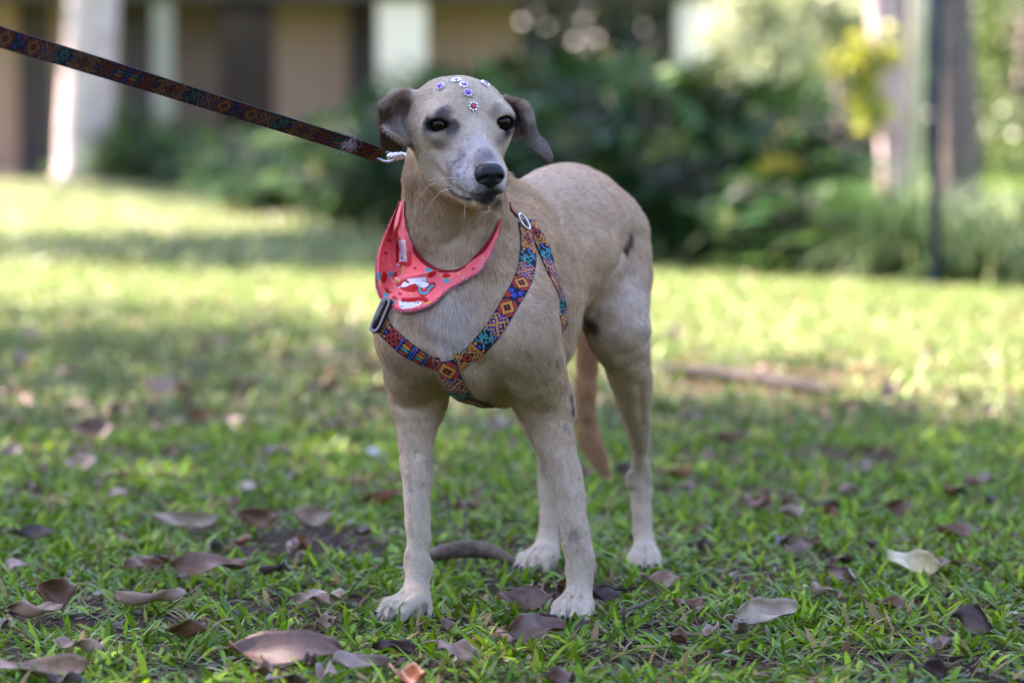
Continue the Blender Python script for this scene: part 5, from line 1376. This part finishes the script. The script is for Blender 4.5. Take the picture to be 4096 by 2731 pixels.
# folds: a deep tuck running from the free edge to the right corner, and soft vertical folds
X_, Y_ = PX[..., 0], PX[..., 1]
fl = 1112 - (X_ - 1560) * .165                                  # the tuck line
sgn = (Y_ - fl)
tuck = np.where(sgn > 0, np.exp(-sgn / 62.0), .10 * np.exp(sgn / 10.0)) * sstep(1530, 1600, X_) * (1 - sstep(1690, 1790, X_))
Ds = Ds - .030 * sm(tuck, 3) - .004 * np.sin((X_ - 1500) / 34.0 + (Y_ - 1000) / 60.0) * (1 - sstep(1560, 1680, X_)) * sv[None]
Ds = Ds - .006 * sstep(.55, 1.0, np.broadcast_to(sv[None], Ds.shape)) * sstep(1560, 1750, X_) * .6
BV = np.array([[P(PX[i, j, 0], PX[i, j, 1], Ds[i, j]) for j in range(ns)] for i in range(nt)])
PINK, DRED, WHT, YEL, TEA, INK = S('#ff6c70'), S('#c4161a'), S('#ece4ee'), S('#e6b04a'), S('#3f97ab'), S('#15131c')
bcol = np.tile(PINK, (nt * ns, 1)); bx, by = X_.ravel(), Y_.ravel()
def inpoly(poly):
    poly = np.array(poly, float); m = np.zeros(len(bx), bool); j = len(poly) - 1
    for i in range(len(poly)):
        (xi, yi), (xj, yj) = poly[i], poly[j]
        with np.errstate(divide='ignore', invalid='ignore'):
            m ^= ((yi > by) != (yj > by)) & (bx < (xj - xi) * (by - yi) / (yj - yi + 1e-12) + xi)
        j = i
    return m
def ell_m(cx, cy, rx, ry, ang=0):
    c_, s_ = math.cos(ang), math.sin(ang); dx, dy = bx - cx, by - cy
    return ((dx * c_ + dy * s_) / rx) ** 2 + ((-dx * s_ + dy * c_) / ry) ** 2 < 1
def Z5(x, y): return (1480 + x / 4.523, 960 + y / 4.523)         # print drawn in finer units
def paint(poly, c): bcol[inpoly([Z5(*p) for p in poly])] = c
def dot(x, y, rx, ry, c, ang=0):
    q = Z5(x, y); bcol[ell_m(q[0], q[1], rx / 4.523, ry / 4.523, ang)] = c
def stroke(line, w, c):
    q = smooth_path(np.array([Z5(*p) for p in line]), 60)
    d = np.min(np.hypot(bx[:, None] - q[None, :, 0], by[:, None] - q[None, :, 1]), 1)
    bcol[d < w / 4.523] = c
def cupcake(x, y, s, a):
    r = lambda px, py: (x + (px * math.cos(a) - py * math.sin(a)) * s, y + (px * math.sin(a) + py * math.cos(a)) * s)
    paint([r(-65, 0), r(65, 0), r(48, 80), r(-48, 80)], TEA); paint([r(-70, -18), r(70, -18), r(66, 8), r(-66, 8)], YEL)
    q = r(0, -45); dot(q[0], q[1], 72 * s, 46 * s, DRED, a)
# sitting ponies, cupcakes, stars and hearts
stroke([(520, 780), (640, 860), (780, 880), (830, 820)], 62, DRED); stroke([(880, 880), (960, 970), (1080, 880), (1140, 810)], 52, DRED)
paint([(490, 860), (560, 820), (640, 720), (720, 700), (1010, 670), (1020, 740), (1070, 790), (1040, 850), (960, 870), (880, 840), (820, 790), (740, 800), (640, 850), (560, 850), (510, 872)], WHT)
stroke([(560, 800), (590, 750), (650, 725)], 20, DRED); stroke([(1010, 755), (1065, 775), (1060, 830), (990, 868), (900, 860), (820, 800)], 8, INK)
stroke([(500, 870), (520, 820), (545, 810)], 7, INK); dot(675, 755, 26, 18, INK); dot(702, 772, 16, 16, DRED); dot(545, 830, 18, 16, DRED); dot(880, 812, 14, 12, DRED); dot(920, 820, 10, 10, BLUEP)
stroke([(890, 880), (920, 950), (1020, 955), (1075, 870), (1135, 825)], 24, TEA); stroke([(945, 735), (1015, 730)], 5, INK); stroke([(400, 760), (535, 745)], 11, YEL)
stroke([(520, 20), (505, 120), (520, 220)], 42, DRED)
paint([(500, 0), (640, 0), (650, 200), (690, 330), (680, 420), (600, 400), (520, 400), (520, 250), (540, 180)], WHT); stroke([(500, 180), (500, 300), (490, 400)], 30, DRED)
stroke([(560, 440), (630, 430), (700, 440), (710, 350), (700, 240)], 44, DRED); paint([(485, 480), (495, 410), (545, 440), (540, 475)], WHT); stroke([(483, 480), (545, 475)], 6, INK); dot(577, 325, 16, 24, INK); dot(640, 360, 14, 20, INK); stroke([(595, 480), (585, 600)], 20, YEL); dot(530, 435, 14, 16, DRED)
paint([(520, 1090), (700, 1130), (880, 1090), (940, 1140), (880, 1190), (740, 1230), (580, 1250), (530, 1200)], WHT); stroke([(600, 1080), (720, 1085), (860, 1070), (960, 1060), (1020, 1100)], 38, DRED); dot(865, 1130, 26, 14, INK); dot(815, 1128, 14, 14, DRED); stroke([(550, 1110), (610, 1120)], 5, INK); stroke([(1000, 1150), (1090, 1120)], 18, YEL); stroke([(540, 1190), (600, 1210)], 6, INK)
cupcake(410, 630, .95, 1.9); cupcake(1385, 690, 1.0, -.05); cupcake(1095, 570, 1.2, 2.6); cupcake(195, 670, 1.3, 1.8); cupcake(310, 960, .9, .5); cupcake(430, 1085, .8, .4); stroke([(460, 690), (525, 715)], 12, WHT)
for x, y in ((400, 210), (232, 355), (360, 440), (1600, 605), (740, 970), (360, 905), (500, 705), (185, 805), (1690, 690), (2050, 330), (1280, 632)): dot(x, y, 22, 20, YEL, .5)
for x, y in ((815, 510), (255, 590), (540, 972), (1690, 490), (1870, 520), (350, 10), (285, 240)): dot(x, y, 34, 24, DRED, .4)
band = (np.broadcast_to(sv[None], (nt, ns)).ravel() < (.07 + .30 * sstep(1800, 1950, bx))) & (bx > 1650); bcol[band] = S('#8f0f1c')
pale = sstep(1850, 1960, bx) * sstep(.5, .9, np.broadcast_to(sv[None], (nt, ns)).ravel())
bcol = bcol * (1 - .35 * pale[:, None]) + S('#e79aa8') * .35 * pale[:, None]
hem = (np.broadcast_to(sv[None], (nt, ns)) > .965).ravel(); hn_ = np.random.default_rng(8).random(len(bx))
bcol[hem & (hn_ < .75)] = S('#d8384a'); bcol[hem & (hn_ < .2)] = S('#b81c2c')
top = BV.copy()
top[:, -1] += np.random.default_rng(2).normal(size=(nt, 3)) * .0006
I, J = np.meshgrid(np.arange(nt - 1), np.arange(ns - 1), indexing='ij'); g = (I * ns + J).ravel()
qt = np.stack([g, g + 1, g + ns + 1, g + ns], 1)
nb = np.cross(top[2:, 1:-1] - top[:-2, 1:-1], top[1:-1, 2:] - top[1:-1, :-2]); 
A = np.vstack([top.reshape(-1, 3), (top + np.array([0, .0011, 0])).reshape(-1, 3)]); k = nt * ns
rim = np.concatenate([np.arange(ns), np.arange(1, nt) * ns + ns - 1, (nt - 1) * ns + np.arange(ns - 2, -1, -1), np.arange(nt - 2, 0, -1) * ns])
r2 = np.roll(rim, -1)
t = NT("bandana_cotton"); a_ = t.n("ShaderNodeAttribute"); a_.attribute_name = "tint"; t.l(a_.outputs["Color"], t.b.inputs["Base Color"])
t.set(Roughness=.8, Specular_IOR_Level=.2, Sheen_Weight=.15)
co = t.n("ShaderNodeTexCoord"); t.bump(t.noise(700, 2, .5, co.outputs["Object"]).outputs[0], .15, .0008)
bandana = empty("bandana", tuple(B(.0, -.03, .52)))
tag(bandana, "red pink cotton bandana with white unicorn and cupcake print round the dog's neck", "bandana")
cloth = part_of(fast_mesh("cloth", A, np.vstack([qt[:, ::-1], qt + k, np.stack([rim, r2, r2 + k, rim + k], 1)]), mat=t.m, col=np.vstack([bcol, np.tile(S('#a02a38'), (k, 1))])), bandana)
COVERS.append((BVHTree.FromPolygons([Vector(p) for p in top.reshape(-1, 3)], qt.tolist()), .0075))
# frayed hem threads
rr = np.random.default_rng(12); fv, ft, fc = [], [], []
edge = np.vstack([BV[:, -1]]); 
for q in range(2600):
    i = rr.integers(12, nt - 20); p = edge[i] + (edge[i + 1] - edge[i]) * rr.random()
    o_ = nrm(edge[i] - BV[i, -18]) ; d_ = nrm(o_ + rr.normal(size=3) * .55); L_ = rr.uniform(.0015, .0042)
    s_ = nrm(np.cross(d_, [0, 1, 0])) * .00022; m_ = p + d_ * L_ * .5 + rr.normal(size=3) * .0004; b_ = len(fv)
    fv += [p - s_ - o_ * .001, p + s_ - o_ * .001, m_ + s_, m_ - s_, m_ + d_ * L_ * .5]; ft += [(b_, b_ + 1, b_ + 2), (b_, b_ + 2, b_ + 3), (b_ + 3, b_ + 2, b_ + 4)]
    fc += [S('#e0566a') * rr.uniform(.6, 1.3)] * 5 if rr.random() < .7 else [S('#f0b8c4')] * 5
fr = part_of(fast_mesh("frayed_hem", np.array(fv), tris=np.array(ft), mat=t.m, col=np.clip(np.array(fc), 0, 1)), bandana); fr["kind"] = "stuff"
# ---- leash
leash = empty("leash", tuple(P(1480, 610, 4.62)))
tag(leash, "printed webbing leash pulled taut from the clip beside the dog's neck", "leash")
lp = smooth_path([P(-420, 18, 4.02), P(0, 148, 4.12), P(400, 268, 4.26), P(800, 392, 4.38), P(1200, 516, 4.50), P(1420, 585, 4.57), P(1522, 622, 4.60)], 1000)
ltg = np.gradient(lp, axis=0); ltg /= np.linalg.norm(ltg, axis=1)[:, None]
up0 = np.cross(ltg, np.array([0, -1.0, 0])); up0 /= np.linalg.norm(up0, axis=1)[:, None]; fr0 = np.cross(ltg, up0)
tw = np.interp(np.linspace(0, 1, 1000), [0, .3, .6, 1], np.radians([4, 14, 32, 36])) 
lsd = up0 * np.cos(tw)[:, None] + fr0 * np.sin(tw)[:, None]; lnr = np.cross(ltg, lsd)
lsd_w = .0262
ribbon("strap", lp, lsd, lnr, lsd_w, web_mat, pat=lambda u, v: webbing(u, v) * .68, u0=9.05, cell=.0009, thick=.0018, root=leash)  # print dimmed: the shade on the leash's face put into its colour
# frayed spot on the strap
rr = np.random.default_rng(21); fv, ft = [], []
fp = P(1400, 572, 4.555)
for q in range(130):
    p = fp + np.array([rr.normal() * .006, -.003, rr.normal() * .006]); d_ = nrm(rr.normal(size=3) * np.array([1, .5, 1]) + np.array([-.5, 0, -.4])); L_ = rr.uniform(.003, .012) if q > 25 else rr.uniform(.012, .026)
    s_ = nrm(np.cross(d_, [0, 1, 0])) * .00025; m_ = p + d_ * L_ * .5 + rr.normal(size=3) * .0015; b_ = len(fv); e_ = m_ + d_ * L_ * .5 + rr.normal(size=3) * .002
    fv += [p - s_, p + s_, m_ + s_ * .8, m_ - s_ * .8, e_]; ft += [(b_, b_ + 1, b_ + 2), (b_, b_ + 2, b_ + 3), (b_ + 3, b_ + 2, b_ + 4)]
fz = part_of(fast_mesh("frayed_threads", np.array(fv), tris=np.array(ft), mat=plain("lint", S('#9a8a8c'), .9)), leash); fz["kind"] = "stuff"
# swivel snap
Dk = 4.60
tube_ = lambda nm, pts, r, m=metal, seg=10: part_of(mesh_obj(nm, *tube_mesh(np.array(pts), r, seg), m), leash)
tube_("swivel_loop", smooth_path([P(1508, 632, Dk), P(1536, 646, Dk), P(1562, 645, Dk), P(1575, 634, Dk), P(1566, 616, Dk + .005), P(1540, 606, Dk + .006), P(1520, 606, Dk + .005)], 30), .0020)
sw0, sw1 = P(1556, 632, Dk), P(1612, 622, Dk + .022)
sx = [0, .06, .07, .26, .27, .38, .39, .56, .57, .72, .73, .9, 1.0]; sr = [.0040, .0058, .0062, .0062, .0050, .0050, .0060, .0060, .0046, .0046, .0054, .0052, .0036]
tube_("swivel_barrel", [sw0 + (sw1 - sw0) * x for x in sx], sr, seg=16)
copper = plain("worn_brass", (.45, .30, .24), .3, metallic=1.0)
hk = smooth_path([P(1598, 624, Dk + .016), P(1622, 626, Dk + .04), P(1650, 640, Dk + .07), P(1690, 660, Dk + .085)], 14)
tube_("hook", hk, np.linspace(.0055, .0035, 14), copper)

# ---- stick-on flower gems on the forehead
gem_c = {'purple': NT("purple_gem"), 'red': NT("red_gem")}
gem_c['purple'].set(Base_Color=tuple(S('#a63bc4')), Roughness=.15, Coat_Weight=.6); gem_c['red'].set(Base_Color=tuple(S('#c8141c')), Roughness=.15, Coat_Weight=.6)
cry = NT("clear_crystal"); cry.set(Base_Color=(.86, .88, .92), Roughness=.08, Metallic=.55, Specular_IOR_Level=.9)
def gem_stone(name, c, u, v, n, r, h, mat, root, seg=8):
    a = np.arange(seg) / seg * 2 * np.pi
    rings = [(1.0, 0), (1.0, .35), (.55, 1.0)]
    vs = np.vstack([c + np.outer(np.cos(a) * r * q, u) + np.outer(np.sin(a) * r * q, v) + n * h * z for q, z in rings] + [(c + n * h * 1.02)[None]])
    fs = [(b_ * seg + j, b_ * seg + (j + 1) % seg, (b_ + 1) * seg + (j + 1) % seg, (b_ + 1) * seg + j) for b_ in (0, 1) for j in range(seg)] + [(2 * seg + j, 2 * seg + (j + 1) % seg, 3 * seg) for j in range(seg)]
    return part_of(mesh_obj(name, vs, fs, mat, smooth=False), root)
GEMS = [(1762, 352, 'purple', "purple flower gem on the forehead above the dog's right eye"), (1826, 328, 'purple', "purple flower gem at the very top of the dog's forehead"),
        (1856, 346, 'purple', "purple flower gem touching the topmost gem of the forehead row"), (1870, 375, 'purple', "purple flower gem directly above the red gem"),
        (1938, 341, 'purple', "purple flower gem on the brow above the dog's left eye"), (1893, 427, 'red', "red flower gem between the dog's eyes with clear petals")]
for x, y, kcol, lab in GEMS:
    c, n = cast(bvh, x, y)
    if c is None: continue
    u = nrm(np.cross(n, [0.1, 0.2, 1])); v = np.cross(n, u); c = c + n * .0022
    g = empty("flower_gem", tuple(c)); tag(g, lab, "gem", "stick-on flower gems on the dog's forehead")
    gem_stone("centre_stone", c, u, v, n, .0034, .0030, gem_c[kcol].m, g)
    for j in range(8):
        a = j / 8 * 2 * math.pi
        gem_stone("crystal_petal", c + (u * math.cos(a) + v * math.sin(a)) * .0054, u, v, n, .0019, .0022, cry.m, g, 6)
    I3 = [Vector(c + (u * math.cos(a) + v * math.sin(a)) * .005) for a in np.arange(6)]
    COVERS.append((BVHTree.FromPolygons([Vector(c)] + I3, [(0, 1, 2), (0, 2, 3), (0, 3, 4), (0, 4, 5), (0, 5, 6), (0, 6, 1)]), .0045))
# ================================================================== FUR of the dog (built after the harness so no hair grows through the straps)
def build_fur(count, covers):
    rng = np.random.default_rng(3)
    a, b, c, d = (V[Q[:, i]] for i in range(4))
    area = .5 * np.linalg.norm(np.cross(c - a, d - b), axis=1)
    cen = (a + b + c + d) / 4
    fn = np.cross(c - a, d - b); fn /= np.linalg.norm(fn, axis=1)[:, None] + 1e-12
    tocam = np.array([0, 0, CAM_H]) - cen; tocam /= np.linalg.norm(tocam, axis=1)[:, None]
    fac = (fn * tocam).sum(1)
    wgt = area * np.where(fac > -.25, 1.0, .25)
    hq = (cen - HO) @ RH.T * 1000
    head = (hq[:, 0] > -125) & (hq[:, 2] > -115) & (cen[:, 1] < 4.60)
    wgt *= np.where(head, 3.6, 1.0)
    fi = rng.choice(len(Q), size=count, p=wgt / wgt.sum())
    u, w = rng.random(count)[:, None], rng.random(count)[:, None]
    quad = lambda A: ((A[Q[fi, 0]] * (1 - u) + A[Q[fi, 1]] * u) * (1 - w) + (A[Q[fi, 3]] * (1 - u) + A[Q[fi, 2]] * u) * w)
    R = quad(V); N = quad(VN); N /= np.linalg.norm(N, axis=1)[:, None] + 1e-9; K = quad(C)
    # flow control points: pixel, direction (right, down, away), length mm
    ctl = [((1960, 640), (-.3, -1, .5), 3), ((1886, 500), (0, -1, .6), 4), ((1850, 380), (-.2, -.7, 1), 5), ((1760, 440), (-.6, -.5, .8), 4), ((2010, 430), (.6, -.5, .8), 4),
           ((1720, 620), (-.5, .5, .9), 5), ((1800, 720), (-.8, .5, .6), 4), ((2045, 600), (.3, .5, 1), 5), ((2025, 720), (.2, .3, 1), 3.5), ((1930, 815), (-.2, .6, .8), 4), ((1870, 740), (-.7, .6, .5), 3),
           ((1640, 750), (-.1, 1, .2), 10), ((1700, 850), (.1, 1, .1), 9), ((1850, 900), (0, 1, -.1), 9), ((2000, 880), (-.1, 1, .2), 10), ((1790, 1060), (0, 1, -.2), 11), ((1900, 1020), (-.1, 1, 0), 11),
           ((1700, 1250), (.15, 1, -.1), 13), ((1900, 1250), (-.1, 1, 0), 13), ((1650, 1450), (0, 1, 0), 10), ((1790, 1370), (.05, 1, -.2), 13), ((2000, 1450), (.35, .8, .3), 10), ((2150, 1350), (.45, .8, .4), 10), ((2130, 1150), (.35, .8, .5), 11), ((1560, 1400), (-.1, 1, .2), 9),
           ((1660, 1700), (0, 1, 0), 7), ((1660, 2000), (0, 1, 0), 5.5), ((1670, 2250), (0, 1, -.1), 5), ((2200, 1700), (.2, 1, 0), 8), ((2290, 2000), (.1, 1, 0), 6.5), ((2315, 2300), (0, 1, -.1), 6), ((1620, 2470), (-.5, .5, -.5), 2.5), ((1570, 2500), (-.6, .4, -.6), 2.5), ((2300, 2460), (0, .6, -.7), 2.5),
           ((2300, 900), (.7, .35, 1), 10), ((2350, 1100), (.6, .8, .8), 10), ((2200, 750), (.7, -.1, 1), 10), ((2450, 800), (.7, .6, .8), 10), ((2550, 1000), (.3, 1, .5), 10), ((2300, 1250), (.4, .9, .6), 10), ((2120, 820), (.6, .4, 1), 11),
           ((2540, 1300), (.1, 1, .3), 9), ((2550, 1600), (.15, 1, .2), 7), ((2570, 2000), (0, 1, 0), 6), ((2575, 2250), (0, 1, -.5), 2.5), ((2150, 2260), (-.2, .8, -.5), 2.5), ((2190, 2000), (0, 1, 0), 6), ((2140, 1700), (.3, 1, .2), 7),
           ((2345, 1500), (-.05, 1, 0), 20), ((2345, 1650), (.1, 1, 0), 24), ((2390, 1820), (.5, 1, 0), 26),
           ((1590, 430), (-.8, -.1, -.2), 7), ((1590, 372), (-.6, -.7, -.2), 7), ((1560, 565), (.1, 1, 0), 3), ((1610, 520), (-.7, .3, -.3), 8), ((2080, 440), (.6, .3, -.2), 5), ((2095, 415), (.6, -.5, 0), 7), ((2170, 590), (.6, .8, .1), 4), ((1650, 560), (-.4, .8, .2), 6)]
    pts, dirs, lens = [], [], []
    for (x, y), dv, ln in ctl:
        h = cast(bvh, x, y)[0]
        if h is None: continue
        pts.append(h); dirs.append(nrm([dv[0], dv[2], -dv[1]])); lens.append(ln)
    pts, dirs, lens = np.array(pts), np.array(dirs), np.array(lens) / 1000
    D2 = ((R[:, None] - pts[None]) ** 2).sum(2).astype(np.float32)
    W = 1 / (D2 + .018 ** 2) ** 2
    W /= W.sum(1)[:, None]
    T = W @ dirs; L = W @ lens
    T += .28 * rng.normal(size=T.shape) * .5 + .22 * np.stack([vnoise(R, 90, s) for s in (5, 6, 7)], 1)
    T -= N * (T * N).sum(1)[:, None]; T /= np.linalg.norm(T, axis=1)[:, None] + 1e-9
    L = L * rng.uniform(.65, 1.25, count) * np.where(((R - HO) @ RH.T * 1000)[:, 0] > -70, 1.15, 1.0)
    keep = np.ones(count, bool)
    for e, (ex, er, eu) in zip(EYES, EYE_AX):
        q = R - e
        keep &= ~((np.linalg.norm(q, axis=1) < EYE_R + .0032) & (q @ ex > .003))
    hh = (R - Hd(93, 0, -51)) @ RH.T * 1000
    keep &= (hh / np.array([19, 23, 17.5]) ** 1 if False else np.linalg.norm(hh / np.array([19, 22, 17]), axis=1)) > 1
    for tree, dist in covers:
        for i in np.where(keep)[0]:
            if tree.find_nearest(Vector(R[i]), dist)[0] is not None: keep[i] = False
    R, N, T, L, K = R[keep], N[keep], T[keep], L[keep], K[keep]
    n = len(R)
    lift = rng.uniform(.16, .42, n)[:, None] + (rng.random(n) < .07)[:, None] * .45
    p0 = R - N * .0006
    d1 = T + N * lift; d1 /= np.linalg.norm(d1, axis=1)[:, None]
    d2 = T + N * lift * .35; d2 /= np.linalg.norm(d2, axis=1)[:, None]
    d3 = T - N * .03; d3 /= np.linalg.norm(d3, axis=1)[:, None]
    LL = L[:, None]
    p1 = p0 + d1 * LL * .35; p2 = p1 + d2 * LL * .35; p3 = p2 + d3 * LL * .3
    pos = np.stack([p0, p1, p2, p3], 1).reshape(-1, 3).astype(np.float32)
    cv = bpy.data.hair_curves.new("fur")
    cv.add_curves([4] * n)
    cv.attributes["position"].data.foreach_set("vector", pos.ravel())
    rad = np.tile(np.array([.00017, .00015, .00011, .00004], np.float32), n)
    ra = cv.attributes.get("radius") or cv.attributes.new("radius", 'FLOAT', 'POINT')
    ra.data.foreach_set("value", rad)
    tone = rng.uniform(.78, 1.45, n)[:, None] * (1 - .45 * (rng.random(n) < .13)[:, None])
    tone = tone * (1 + .05 * vnoise(R, 150, 9)[:, None] * (R[:, 2:3] > .3))
    kk = np.ones((n, 4), np.float32); kk[:, :3] = np.clip(K * tone, .003, .95)
    ca = cv.attributes.new("tint", 'FLOAT_COLOR', 'CURVE')
    ca.data.foreach_set("color", kk.ravel())
    cv.materials.append(attr_mat("dog_fur", rough=.55, spec=.25, transl=.22))
    o = bpy.data.objects.new("fur", cv)
    COL.objects.link(o)
    part_of(o, dog)
    return o
build_fur(360000, COVERS)
